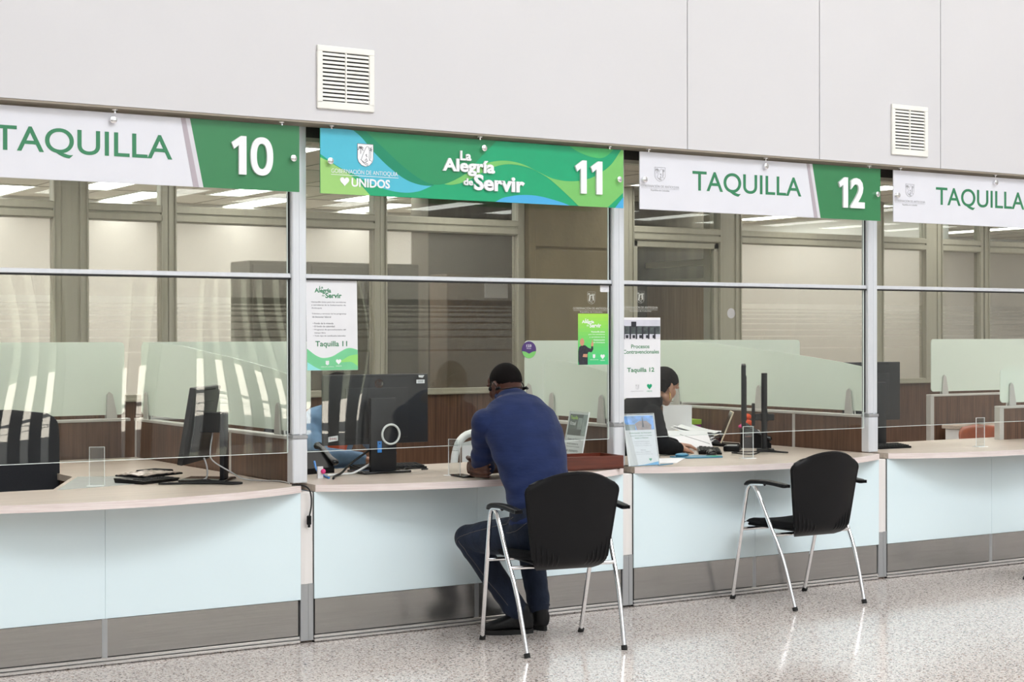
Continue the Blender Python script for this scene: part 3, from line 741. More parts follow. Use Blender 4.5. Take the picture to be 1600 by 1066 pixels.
# ------------------------------------------------------------------ service counters
def arc(b, n=28, sag=.237, y0=-.118):
    """curved front edge of a worktop: left to right"""
    pts = []
    for i in range(n+1):
        u = i/n; x = b+.043+u*(B-.078)
        pts.append((x, y0-sag*(1-(2*u-1)**2)**.92))
    return pts
def counter(b, inner, label, seam=.5, sag=.237):
    t = thing('service_counter', label, 'counter', (b+.973, -.1, 0))
    A = arc(b, sag=sag)
    poly = [(b+.043, -.06)]+A+[(b+B-.034, -.06)]+[(b+u, y) for u, y in inner]
    m = MB(); m.prism([(x, y, .7365) for x, y in poly], (0, 0, .0335)); obj('worktop', m, M['top'], t, 30)
    # pale banding along the front
    m = MB(); P = [[(x, y-.0012, z) for x, y in A] for z in (.7362, .7704)]; m.grid(P, -.0012); obj('edge_band', m, M['edge'], t, 60)
    mid = b+.043+(B-.09)*seam
    for a, c in ((b+.0372, mid-.0004), (mid+.0004, b+B-.0355)):
        m = MB(); m.box(a, c, -.118, -.110, .214, .7355, .001); obj('front_panel', m, M['backglass'], t)
        m = MB(); m.box(a+.006, c-.012, -.112, -.104, .040, .212, .001); obj('kick_plate', m, M['steel'], t)
    m = MB(); m.box(mid-.014, mid+.012, -.113, -.10, .036, .213, .001); obj('kick_joint', m, M['alu_grey'], t)
    m = MB(); m.box(b+.038, b+B-.038, -.118, -.10, .021, .036, .004); m.box(b+.038, b+B-.038, -.120, -.10, .004, .018, .004); obj('base_rail', m, M['rail'], t)
    m = MB(); m.box(b+.038, b+B-.038, -.104, -.09, .0, .735); obj('carcass', m, M['dark'], t, 0)
    if len(inner) > 2:
        m = MB(); m.box(b+B-.07, b+B-.05, 2.0, 2.12, .0, .735); m.box(b+B-.62, b+B-.58, 2.0, 2.05, 0, .735); obj('desk_leg', m, M['alu_grey'], t)
    return t
wing2 = [(B-.034, 2.17), (B-.80, 2.17), (B-.80, 1.12), (B-1.06, .60), (.043, .60)]
wing = [(B-.034, 2.17), (B-.80, 2.17), (B-.80, 1.0), (B-1.10, .36), (.043, .36)]
counter(-B, wing, 'long curved pale wood counter at the left, under the TAQUILLA 10 sign', .48)
counter(0, [(B-.034, .72), (.043, .72)], 'curved pale wood counter where the man in blue leans', .5)
counter(B, wing2, 'curved pale wood counter with the woman in black behind it', .47)
counter(2*B, [(B-.034, .62), (.043, .62)], 'curved pale wood counter at the right end, with the brown chair behind', .5)

# ------------------------------------------------------------------ desk partitions
def bracket(t, p, ax, lean=1):
    """tapered metal clamp standing on the rail and holding the frosted sheet; ax 'x' or 'y' runs along the sheet"""
    x, y, z = p; m = MB(); k = .020
    def q(a, zz, d): return (x+d, y+a, zz) if ax == 'y' else (x+a, y+d, zz)
    for sgn in (-1, 1):
        pr = [q(-.036, z, 0), q(.03, z, 0), q(.030, z+.02, 0), q(.005*lean+.008, z+.145, 0), q(.005*lean-.012, z+.16, 0), q(.005*lean-.026, z+.145, 0)]
        off = .007 if sgn > 0 else -.007-.010
        if ax == 'y': m.prism([(a+off, c, d) for a, c, d in pr], (.010, 0, 0))
        else: m.prism([(a, c+off, d) for a, c, d in pr], (0, .010, 0))
    obj('bracket', m, M['bracket'], t, 20)
def divider(x, y0, y1, glass, clamps, joints, label):
    t = thing('desk_partition', label, 'partition', (x, (y0+y1)/2, 0))
    m = MB(); m.box(x-.022, x+.022, y0, y1, .05, .985); obj('wood_panel', m, M['wood'], t, 0)
    m = MB(); m.box(x-.027, x+.027, y0, y1, .985, 1.003, .003); m.box(x-.025, x+.025, y0, y1, 0, .05); obj('top_rail', m, M['bracket'], t)
    m = MB()
    for j in joints: m.box(x-.0245, x+.0245, j-.012, j+.012, .05, .985)
    obj('joint_strip', m, M['bracket'], t, 0)
    m = MB(); m.prism([(x-.004, y, z) for y, z in glass], (.008, 0, 0)); obj('frosted_sheet', m, M['frost'], t, 30)
    for c in clamps: bracket(t, (x, c, 1.003), 'y')
slope = [(.045, 1.025), (2.12, 1.025), (2.155, 1.045), (2.155, 1.435), (2.12, 1.462), (1.9, 1.458), (1.5, 1.442), (1.08, 1.405), (.81, 1.385), (.5, 1.355), (.25, 1.328), (.045, 1.300)]
divider(0, .035, 2.22, slope, (.20, 1.15, 2.06), (.77, 2.2), 'walnut partition with sloping frosted sheet beside the tilted monitor of counter ten')
divider(2*B, .035, 2.22, slope, (.17, 1.02, 1.9), (.66, 2.2), 'walnut partition with sloping frosted sheet right of the woman in black')
short = [(.045, 1.03), (.69, 1.03), (.71, 1.05), (.71, 1.335), (.685, 1.357), (.5, 1.348), (.3, 1.328), (.045, 1.285)]
divider(B, .035, .76, short, (.125, .62), (), 'short walnut partition with low frosted sheet right of the man')
def backpanel(x0, x1, y, clamps, label, z1=1.462, joints=()):
    t = thing('desk_partition', label, 'partition', ((x0+x1)/2, y, 0))
    m = MB(); m.box(x0+.003, x1-.003, y-.022, y+.022, .05, .985); obj('wood_panel', m, M['wood'], t, 0)
    m = MB(); m.box(x0, x1, y-.027, y+.027, .985, 1.003, .003); m.box(x0, x1, y-.025, y+.025, 0, .05); m.box(x0, x0+.04, y-.0245, y+.0245, .05, .985); obj('top_rail', m, M['bracket'], t)
    if joints:
        m = MB()
        for j in joints: m.box(j-.012, j+.012, y-.0245, y+.0245, .05, .985)
        obj('joint_strip', m, M['bracket'], t, 0)
    a, c = x0+.03, x1-.03
    m = MB(); m.prism([(qx+.03*math.cos(w_), y-.004, qz+.03*math.sin(w_)) for qx, qz, w0 in ((c-.03, 1.055, -90), (c-.03, z1-.03, 0), (a+.03, z1-.03, 90), (a+.03, 1.055, 180)) for w_ in [math.radians(w0+15*k) for k in range(7)]], (0, .008, 0))
    obj('frosted_sheet', m, M['frost'], t, 0)
    for q in clamps: bracket(t, (q, y, 1.003), 'x', -1)
backpanel(-1.95, -.05, 2.24, (-1.8, -.16), 'walnut back partition with frosted sheet behind the navy office chair')
backpanel(.03, 1.20, 2.26, (.15, 1.1), 'walnut back partition with frosted sheet behind the worker in denim')
backpanel(2.79, 5.42, 2.26, (2.86, 5.2), 'long walnut back partition with frosted sheet behind the woman in black')
backpanel(6.84, 8.9, 2.28, (7.03,), 'walnut back partition with frosted sheet at the right, behind the brown chair', 1.462, (7.85,))
backpanel(5.535, 6.5, .42, (5.68,), 'walnut partition with frosted sheet cut off by the right edge of the photo', 1.262)
# ------------------------------------------------------------------ visitors' chairs (origin: centre of the feet, +y is the way it faces)
def visitor_chair(loc, rz, label):
    t = thing('visitor_chair', label, 'chair', loc, rz, 'black visitor chairs at the counters')
    # back shell
    def bp(u, v):
        w = .176+.062*min(1, v*1.15)**.8 - .010*max(0, v-.85)/.15*0
        z = .388+.462*v-.040*v**5*u*u-.012*v**8*u**4-.004*u*u
        y = -.205-.062*v+.050*u*u*(.5+.5*v)
        if v < .14: y += .055*(1-v/.14)**2; z += .012*(1-v/.14)**2
        if v > .82: w -= .040*((v-.82)/.18)**3
        if v < .12: w -= .030*(1-v/.12)**2
        return (u*w, y, z)
    ni, nj = 24, 26
    P = [[bp(-1+2*i/ni, j/nj) for i in range(ni+1)] for j in range(nj+1)]
    m = MB(); m.grid(P, -.014)
    # moulded rim
    rim = [bp(-1, .13+.87*j/30) for j in range(31)]+[bp(-1+2*i/20, 1) for i in range(1, 21)]+[bp(1, 1-.87*j/30) for j in range(1, 31)]
    m.tube([(x, y-.006, z) for x, y, z in rim], .0105, 8)
    b = obj('backrest', m, M['black'], t, 40, True)
    for s in (-1, 1):
        for k in range(5):
            u = s*(.93-.125*k); v1 = .34-.045*k
            m = MB(); pts = []
            for j in range(9):
                v = .03+(v1-.03)*j/8; x, y, z = bp(u+s*.02*j/8*0, v); pts.append((x+s*(-.004*j/8), y-.0145, z))
            m.tube(pts, [.0065]*6+[.005, .0035, .0015], 6); obj('rib', m, M['black'], b, 60, True)
    # seat cushion and pan
    def sp(u, v, top):
        y = -.20+.455*v; w = .205+.022*math.sin(PI*min(1, v*1.05))-.045*max(0, 1-v/.3)-.05*max(0, v-.8)**2*5
        z = (.468 if top else .430)-.012*math.cos(u*PI/2)*(1 if top else 0)
        e = max(0, abs(u)-.8)/.2; z -= (.018*e*e if top else -.006*e*e)
        if v > .8: z -= .03*((v-.8)/.2)**2 if top else -.004
        if v < .1: z -= .014*((.1-v)/.1)**2 if top else 0
        return (u*w, y, z)
    m = MB()
    T = [[sp(-1+2*i/20, j/20, 1) for i in range(21)] for j in range(21)]; Q = [[sp(-1+2*i/20, j/20, 0) for i in range(21)] for j in range(21)]
    m.grid(T); m.grid([r[::-1] for r in Q])
    for j in range(20): 
        m.grid([[T[j][0], T[j+1][0]], [Q[j][0], Q[j+1][0]]]); m.grid([[T[j][20], T[j+1][20]], [Q[j][20], Q[j+1][20]]])
    for i in range(20):
        m.grid([[T[0][i], T[0][i+1]], [Q[0][i], Q[0][i+1]]]); m.grid([[T[20][i], T[20][i+1]], [Q[20][i], Q[20][i+1]]])
    bmesh.ops.remove_doubles(m.bm, verts=m.bm.verts, dist=.0005)
    obj('seat', m, M['blackfab'], t, 50, True)
    m = MB(); m.box(-.19, .19, -.19, .22, .418, .432, .006); obj('seat_pan', m, M['black'], t, 35, True)
    # legs, side frames, arms
    for s in (-1, 1):
        m = MB(); ap = (s*.292, .075, .640)
        m.tube([(s*.268, .258, .0), (s*.279, .178, .33), (s*.287, .112, .592), (s*.290, .092, .643), (s*.292, .062, .667), (s*.292, .02, .672), (s*.290, -.05, .676)], .0110, 12, 5)
        g = obj('leg', m, M['chrome'], t, 60, True)
        m = MB(); m.cyl((s*.268, .2585, -.0), (s*.2692, .2465, .020), .0148, n=14); obj('foot_cap', m, M['rubber'], g, 35, True)
        m = MB()
        m.tube([(s*.252, -.262, .0), (s*.266, -.175, .27), (s*.278, -.075, .46), (s*.284, .0, .600), (s*.287, .035, .650), (s*.289, .06, .666)], .0110, 12, 5)
        g = obj('leg', m, M['chrome'], t, 60, True)
        m = MB(); m.cyl((s*.252, -.2625, 0), (s*.2534, -.2555, .020), .0148, n=14); obj('foot_cap', m, M['rubber'], g, 35, True)
        m = MB()
        rg = []
        for j in range(15):
            q = j/14; y = .104-.335*q; w_ = .025*(1-.12*q)*(1-max(0, abs(q-.5)-.44)**2*90); h_ = .0125*(1-max(0, abs(q-.5)-.44)**2*110); zc = .677+.010*math.sin(PI*min(1, q*1.1))-.012*max(0, .12-q)/.12
            rg.append([(s*(.292-.012*q)+w_*math.copysign(abs(math.cos(a_))**.6, math.cos(a_)), y, zc+h_*math.copysign(abs(math.sin(a_))**.6, math.sin(a_))) for a_ in [2*PI*k/20 for k in range(20)]])
        m.rings(rg); ar = obj('armrest', m, M['black'], t, 50, True)
        m = MB()
        for k in range(6): m.box(s*.281-.019+k*.0068, s*.281-.0165+k*.0068, -.2335, -.205, .668, .6845, .001)
        obj('ridge', m, M['black'], ar, 0, True)
    m = MB(); m.tube([(-.280, .155, .408), (.280, .155, .408)], .0095, 10); m.tube([(-.274, -.112, .400), (.274, -.112, .400)], .0095, 10)
    obj('crossbar', m, M['chrome'], t, 60, True)
    return t
vc = visitor_chair((.985, -.798, 0), math.radians(-9.6), 'black visitor chair with chrome legs that the man in blue sits on')
dup(vc, (2.888, -.456, 0), math.radians(-1.2), 'empty black visitor chair with chrome legs at the counter twelve')
dup(vc, (4.868, -.866, 0), math.radians(0), 'black visitor chair almost wholly beyond the right edge of the photo')

# ------------------------------------------------------------------ office chairs behind the counters
def task_chair(name, label, loc, rz, mb_back, mat, seat_mat):
    t = thing(name, label, 'office chair', loc, rz)
    obj('backrest', mb_back, mat, t, 45, True)
    m = MB(); m.box(-.235, .235, -.22, .26, .43, .50, .03, 3); obj('seat', m, seat_mat, t, 40, True)
    m = MB(); m.cyl((0, 0, .10), (0, 0, .43), .025); obj('gas_column', m, M['chrome'], t, 35, True)
    m = MB(); m.tube([(0, -.15, .42), (0, -.28, .46), (0, -.30, .62)], .02, 10, 4); obj('back_stem', m, M['black'], t, 50, True)
    m = MB()
    for k in range(5):
        a = 2*PI*k/5+.3; m.tube([(0, 0, .12), (.28*math.cos(a), .28*math.sin(a), .07)], [.03, .018], 8)
    obj('star_base', m, M['black'], t, 40, True)
    for k in range(5):
        a = 2*PI*k/5+.3; x, y = .28*math.cos(a), .28*math.sin(a)
        m = MB(); m.cyl((x-.012, y, .03), (x+.012, y, .03), .03, n=16); obj('castor', m, M['rubber'], t, 35, True)
    return t
def padded_back(w0, w1, z0, z1, crown, thick, y=-.27, lean=.10, wrap=.05):
    m = MB(); rg = []; n = 26
    for j in range(n):
        v = j/(n-1); w = w0+(w1-w0)*min(1, v*1.4); k0 = 1-crown/(z1-z0)
        if v > k0: w *= max(.02, 1-((v-k0)/(1-k0))**3.2)**(1/3.2) if v < 1 else .12
        if v < .12: w *= 1-.25*((.12-v)/.12)**2
        th = thick*(.5 if j in (0, n-1) else .85 if j in (1, n-2) else 1)
        r = []
        for k in range(36):
            a = 2*PI*k/36; x = w*math.copysign(abs(math.cos(a))**.55, math.cos(a)); yy = th*.5*math.copysign(abs(math.sin(a))**.8, math.sin(a))
            r.append((x, y-lean*v+wrap*(x/w1)**2+yy, z0+(z1-z0)*v))
        rg.append(r)
    m.rings(rg); return m
task_chair('office_chair', 'navy black fabric office chair behind the left counter', (-1.045, .98, 0), PI, padded_back(.25, .27, .56, 1.110, .12, .03, wrap=.03), M['navyfab'], M['navyfab'])
task_chair('office_chair', 'brown leather office chair behind the rightmost counter', (6.50, 1.10, 0), PI, padded_back(.24, .275, .48, .800, .16, .05), M['leather'], M['leather'])
task_chair('office_chair', 'black office chair on which the worker in denim sits', (.66, 1.20, 0), math.radians(165), padded_back(.22, .23, .54, 1.0, .12, .03), M['navyfab'], M['navyfab'])
task_chair('office_chair', 'black office chair on which the woman in black sits', (2.42, .90, 0), math.radians(-100), padded_back(.22, .23, .54, .98, .12, .03), M['navyfab'], M['navyfab'])

# white garden chair behind counter eleven
t = thing('plastic_chair', 'white plastic garden chair with perforated back behind counter eleven', 'chair', (1.95, 1.12, 0), PI)
m = MB(); m.grid([[(-.22+.44*i/10, -.2+.42*j/10, .43+.012*math.cos(PI*(i-5)/5)-.012) for i in range(11)] for j in range(11)], .012); obj('seat', m, M['white'], t, 45, True)
m = MB(); arch = []
for k in range(25):
    a = PI*k/24; c, s_ = math.cos(a), math.sin(a)
    arch.append((-.245*math.copysign(abs(c)**.62, c), -.22-.09*s_, .46+.43*s_**.75))
m.tube([(-.25, -.2, .40)]+arch+[(.25, -.2, .40)], .024, 10); f = obj('back_frame', m, M['white'], t, 60, True)
m = MB(); P = []
for j in range(13):
    v = j/12; w = .185-.04*v; P.append([(-w+2*w*i/10, -.235-.075*v, .455+.37*v+.02*(1-((i-5)/5)**2)) for i in range(11)])
m.grid(P, .01); bk = obj('back_panel', m, M['white'], t, 45, True)
for r in range(5):
    for q in range(4):
        u = -.09+.06*q+(.03 if r % 2 else 0)-.015; v = .18+r*.17
        m = MB(); y = -.235-.075*v; z = .455+.37*v+.012
        m.cyl((u, y+.0035, z), (u, y-.0135, z), .008, n=10); obj('hole', m, M['dark'], bk, 35, True)
for sx in (-1, 1):
    for y0, y1 in ((.2, .24), (-.2, -.26)):
        m = MB(); m.tube([(sx*.215, y0, .43), (sx*.25, y1, 0)], [.028, .02], 8); obj('leg', m, M['white'], t, 45, True)
    m = MB(); m.tube([(sx*.25, -.24, .62), (sx*.275, -.05, .645), (sx*.27, .16, .635), (sx*.25, .22, .55), (sx*.22, .2, .43)], .02, 8, 4); obj('arm', m, M['white'], t, 60, True)
# ------------------------------------------------------------------ things on the counters
ZT = .770
def acrylic_stand(x, y, rz, label):
    t = thing('acrylic_stand', label, 'acrylic stand', (x, y, ZT), rz, 'clear acrylic ticket stands on the counters')
    w, h = .036, .19
    m = MB(); m.box(-w, w, -.0015, .0015, .004, h); obj('upright', m, M['acrylic'], t, 0, True)
    m = MB()
    for s in (-1, 1): m.box(s*w-.0012, s*w+.0012, -.002, .002, .004, h)
    m.box(-w, w, -.002, .002, h-.002, h); obj('polished_edge', m, M['acr_edge'], t, 0, True)
    m = MB(); m.box(-w-.01, w, -.035, .03, 0, .004, .001); obj('foot', m, M['acr_edge'], t, 0, True)
    m = MB(); m.box(-w+.006, w-.006, -.012, -.0105, h-.06, h-.004); m.box(-w+.006, w-.006, -.012, -.0015, h-.061, h-.0595); obj('pocket', m, M['acrylic'], t, 0, True)
acrylic_stand(-.865, .425, math.radians(-25), 'clear acrylic ticket stand on the left counter below sign ten')
acrylic_stand(.885, -.03, math.radians(-64), 'clear acrylic ticket stand on the counter beside the man in blue')
acrylic_stand(2.945, .04, math.radians(-5), 'clear acrylic ticket stand in front of the woman in black')
acrylic_stand(4.868, -.02, math.radians(-5), 'clear acrylic ticket stand on the rightmost counter')

def monitor(label, x, y, rz, w, h, zc, tilt=0., neck=.14, neck_y=-.055, base=(.26, .20), logo=False, arm=False):
    t = thing('monitor', label, 'monitor', (x, y, ZT), rz)
    z = zc-ZT; R = Matrix.Rotation(tilt, 3, 'X'); C = V((0, .02, z))
    def at(px, py, pz): return C+R @ V((px, py, pz))
    m = MB(); m.obox(C, (w/2, .014, h/2), R, .005, 2); m.obox(at(0, -.0145, -.02), (w*.30, .004, h*.36), R, .003, 2); body = obj('housing', m, M['mon'], t, 35, True)
    m = MB(); m.obox(at(0, .0145, .006), (w/2-.012, .0008, h/2-.016), R); obj('screen', m, M['screen'], t, 0, True)
    m = MB()
    for i in range(12): m.obox(at(-w*.28+i*w*.05, -.0147, h/2-.013), (w*.02, .0006, .003), R)
    obj('vent_slots', m, M['dark'], body, 0, True)
    if logo:
        m = MB(); q = at(.012, -.0143, h/2-.050); N = V((0, -1, 0))
        m.cyl(q, q+N*.0015, .026, n=28); lg = obj('logo_disc', m, M['chrome'], t, 35, True)
        m = MB(); m.text('hp', (-.016, .016, -.017, .019), q+N*.0016, ext=.0006, shear=.25); obj('logo_letters', m, M['mon'], lg, 0, True)
    if not arm:
        m = MB(); m.box(-neck/2, neck/2, neck_y-.012, neck_y+.012, .012, z+.062, .005, 2); m.box(-.05, .05, neck_y, .01, z-.04, z+.06, .004); obj('neck', m, M['mon'], t, 35, True)
        m = MB(); m.box(-base[0]/2, base[0]/2, -base[1]/2-.02, base[1]/2-.02, 0, .014, .006, 2); obj('base', m, M['blackg'], t, 35, True)
    return t
# counter ten: seen from behind and the side, tipped back
t = monitor('black monitor tipped back on the left counter, seen from behind at a slant', -.325, .40, math.radians(52), .48, .385, 1.055, .17, neck=.085, neck_y=-.105, base=(.22, .24))
# counter eleven: its back faces the man
t = monitor('large black monitor with its back turned to the hall, beside the man', .655, .385, 0, .63, .372, 1.106, 0, neck=.155, neck_y=-.06, base=(.285, .20), logo=True)
m = MB(); m.box(.235, .285, -.0085, -.0065, .470, .490); m.mi = 1
for i in range(7): m.box(.245+i*.0045, .2465+i*.0045, -.0092, -.0084, .474, .486)
obj('barcode_label', m, [M['paper'], M['grey_ink']], t, 0, True)
m = MB(); m.prism([(.25, -.0065, .503), (.273, -.0065, .500), (.284, -.0065, .514), (.248, -.0065, .514)], (0, -.002, 0)); obj('torn_label', m, M['paper'], t, 0, True)
m = MB(); m.prism([(-.295, -.0065, .170), (-.239, -.0065, .177), (-.239, -.0065, .204), (-.295, -.0065, .197)], (0, -.002, 0)); m.mi = 1; m.text('8446', (-.288, -.246, .181, .194), (0, -.0087, 0), ext=.0004)
obj('inventory_label', m, [M['paper'], pm('red_ink', (.35, .08, .08), .5)], t, 0, True)
m = MB(); m.box(-.04, -.016, -.078, -.066, .11, .17); obj('video_plug', m, M['bluec'], t, 0, True)
m = MB(); pts = [(.035+.052*math.sin(2*PI*k/24), -.085, .205+.052*math.cos(2*PI*k/24)) for k in range(25)]
m.tube(pts, .006, 8); o = obj('cable_loop', m, M['white'], t, 60, True); o['label'] = 'white cable coiled in a loop'
# counter twelve: edge on, on a pole with an arm
t = monitor('thin black monitor seen edge-on, held by a pole on counter twelve', 3.345, .515, math.radians(49.4), .50, .38, 1.125, 0, arm=True)
m = MB(); m.box(-.045, .045, -.05, -.03, .16, .30, .003); m.box(-.02, .02, -.10, -.05, .195, .235, .004); obj('arm', m, M['mon'], t, 35, True)
m = MB(); m.cyl((0, -.108, .0), (0, -.108, .49), .0185, n=18); m.cyl((0, -.108, .19), (0, -.108, .24), .028, n=18); m.box(-.02, .02, -.17, -.108, .195, .235, .004); obj('pole', m, M['mon'], t, 35, True)
m = MB(); m.box(-.05, .05, -.17, -.06, 0, .016, .005); obj('clamp_foot', m, M['mon'], t, 35, True)
# counter thirteen
monitor('black monitor right beside the post of the rightmost counter', 4.36, .43, 0, .50, .385, 1.128, 0, neck=.10)

def keyboard(label, x, y, rz, w=.43, d=.135, mat='black', z=ZT):
    t = thing('keyboard', label, 'keyboard', (x, y, z), rz)
    m = MB(); P = [(-w/2, -d/2, 0), (-w/2, d/2, 0), (-w/2, d/2, .022), (-w/2, -d/2, .012)]; m.prism(P, (w, 0, 0)); obj('base', m, M[mat], t, 30, True)
    m = MB(); nr, nc = 5, 15
    for r in range(nr):
        for c in range(nc):
            x0 = -w/2+.008+c*(w-.016)/nc; y0 = -d/2+.008+r*(d-.016)/nr; zz = .012+.010*(r+.5)/nr
            m.box(x0+.001, x0+(w-.016)/nc-.002, y0+.001, y0+(d-.016)/nr-.002, zz-.002, zz+.007, .0015)
    obj('keys', m, M['rubber'], t, 0, True); return t
keyboard('black keyboard to the right of the large monitor on counter eleven', .80, .53, math.radians(-4), .40)
keyboard('black keyboard lying by the post on the rightmost counter', 4.245, .235, math.radians(-4), .36)
keyboard('dark grey keyboard on counter twelve in front of the woman', 3.08, .56, math.radians(52), .40, .14)

def cable(label, pts, r, mat, name='cable', smooth=8):
    m = MB(); m.tube([V(p) for p in pts], r, 8, smooth); o = obj(name, m, M[mat], None, 60); return rename(o, label, 'cable')

# counter ten: flat device with a clear bag on it
t = thing('card_reader', 'flat black card reader with buttons on the left counter', 'card reader', (-.585, .50, ZT), math.radians(28))
m = MB(); m.prism([(-.13, -.09, 0), (-.13, .09, 0), (-.13, .10, .024), (-.13, -.10, .016)], (.26, 0, 0)); obj('body', m, M['black'], t, 30, True)
m = MB()
for i in range(6):
    for j in range(3): m.box(-.11+i*.037, -.08+i*.037, -.085+j*.03, -.065+j*.03, .0145+.0012*j, .0205+.0012*j, .002)
obj('buttons', m, M['rubber'], t, 0, True)
t = thing('crumpled_bag', 'crumpled clear bag and black cloth on the flat card reader', 'bag', (-.53, .62, ZT+.0205), math.radians(28))
random.seed(3)
m = MB(); P = []
for j in range(9):
    P.append([(-.13+.26*i/14+random.uniform(-.005, .005), -.09+.18*j/8+random.uniform(-.005, .005), .010+.012*math.sin(PI*i/14)*math.sin(PI*j/8)+random.uniform(0, .008)) for i in range(15)])
m.grid(P, .004); obj('clear_film', m, M['straw'], t, 60, True)
m = MB(); m.box(-.13, .16, -.09, .11, 0.0, .009, .004); m.box(.02, .17, -.02, .11, .009, .022, .006); obj('black_cloth', m, M['blackfab'], t, 35, True)
t = thing('desk_mat', 'pale see-through desk mat on the left counter', 'desk mat', (-.83, .62, ZT), 0)
m = MB(); m.prism([(-1.10, .30, ZT+.0003), (-.55, .44, ZT+.0003), (-.42, .80, ZT+.0003), (-.78, .98, ZT+.0003)], (0, 0, .0012)); obj('sheet', m, pm('mat_vinyl', (.50, .52, .50), .25), t, 0)
cable('black cable lying in a loop by the foot of the tilted monitor', [(-.60, .30, ZT+.006), (-.50, .26, ZT+.006), (-.40, .24, ZT+.006), (-.28, .18, ZT+.006), (-.24, .12, ZT+.006), (-.30, .10, ZT+.006), (-.36, .17, ZT+.006), (-.46, .24, ZT+.006), (-.55, .30, ZT+.006)], .005, 'rubber')
cable('thin grey cable hanging from the tilted monitor to the left counter', [(-.29, .36, 1.02), (-.33, .30, .93), (-.33, .27, .88), (-.24, .25, .82), (-.14, .30, .776), (-.04, .12, .775), (-.05, -.02, .775)], .0035, 'greyc')
cable('white cable behind the screen of the tilted monitor', [(-.345, .345, .89), (-.335, .33, .84), (-.335, .34, .79), (-.37, .36, .776), (-.40, .42, .776)], .0045, 'greyc')
t = thing('desk_grommet', 'pale round cable cap in the corner of the left counter', 'cable cap', (-.20, 2.0, ZT))
m = MB(); m.lathe([(.0, .004), (.05, .004), (.055, .002), (.055, 0), (0, 0)], (0, 0, 0), 24); obj('cap', m, M['cream'], t, 35, True)
t = thing('adapter_cord', 'black cord with a plug dangling from the left counter beside the post', 'cord', (.0, -.125, .76))
m = MB(); m.tube([V(p) for p in ((-.075, -.10, .774), (-.03, -.128, .772), (-.004, -.140, .755), (.012, -.134, .72), (.014, -.132, .67), (.004, -.131, .62))], .0038, 8, 8); obj('cord', m, M['rubber'], t, 60)
m = MB(); m.box(-.008, .014, -.137, -.123, .578, .624, .004); m.box(-.002, .008, -.134, -.126, .566, .58); obj('plug', m, M['black'], t, 30)

# counter eleven
t = thing('desk_phone', 'black desk phone at the left end of counter eleven', 'telephone', (.34, .56, ZT), math.radians(8))
m = MB(); m.prism([(-.11, -.10, 0), (-.11, .09, 0), (-.11, .09, .10), (-.11, .02, .115), (-.11, -.10, .03)], (.20, 0, 0)); obj('body', m, M['black'], t, 30, True)
m = MB(); m.loft([(V((.10, -.09, .055)), .024, .018), (V((.10, -.05, .075)), .018, .014), (V((.10, .03, .125)), .018, .014), (V((.10, .065, .135)), .028, .022)], (1, 0, 0), 12); obj('handset', m, M['blackg'], t, 60, True)
cable('blue cable at the left end of counter eleven', [(.30, .42, ZT+.07), (.285, .36, ZT+.03), (.28, .26, ZT+.006), (.25, .15, ZT+.006)], .0055, 'bluec')
cable('black cable running from the large monitor to the desk phone', [(.63, .31, .93), (.55, .35, .87), (.47, .35, .82), (.40, .30, .785), (.32, .22, .776), (.25, .10, .776)], .006, 'rubber')
cable('white cable lying on counter eleven left of the monitor', [(.60, .36, .82), (.56, .36, .80), (.48, .33, .777), (.40, .30, .777), (.30, .27, .777)], .006, 'white')
cable('thin black cable looping to the keyboard on counter eleven', [(.70, .33, .83), (.74, .32, .79), (.80, .36, .778), (.86, .44, .780), (.93, .42, .776), (.95, .36, .776), (.90, .34, .776)], .003, 'rubber')
m = MB(); m.ball((.243, .20, ZT+.035), .013)
o = obj('pin_ball', m, M['pink']); rename(o, 'tiny pink ball on a note holder at the left end of counter eleven', 'note holder')
m = MB(); m.box(.215, .245, .205, .215, ZT, ZT+.06); o = obj('note_card', m, M['paper']); rename(o, 'small white note card beside the pink ball', 'card')
t = thing('smartphone', 'black smartphone lying on the counter by the hand of the man', 'phone', (.883, -.115, ZT), math.radians(84))
m = MB(); m.box(-.078, .078, -.037, .037, 0, .009, .004, 2); obj('body', m, M['blackg'], t, 35, True)
m = MB(); m.box(-.074, .074, -.034, .034, .0088, .0094); obj('screen', m, M['screen'], t, 0, True)
t = thing('wooden_tray', 'dark red wooden box tray on the counter right of the man', 'tray', (1.695, -.035, ZT), math.radians(-6.2))
w, d, h = .188, .125, .075; m = MB(); m.box(-w, w, -d, d, .004, .014); obj('bottom', m, M['redwood'], t, 0, True)
for a in ((-w, w, -d, -d+.012), (-w, w, d-.012, d), (-w, -w+.012, -d+.012, d-.012), (w-.012, w, -d+.012, d-.012)):
    m = MB(); m.box(*a, .004, h, .0015); obj('side', m, M['redwood'], t, 20, True)
for sx in (-1, 1):
    for sy in (-1, 1):
        m = MB(); m.cyl((sx*(w-.02), sy*(d-.02), 0), (sx*(w-.02), sy*(d-.02), .005), .008, n=12); obj('foot', m, M['rubber'], t, 35, True)

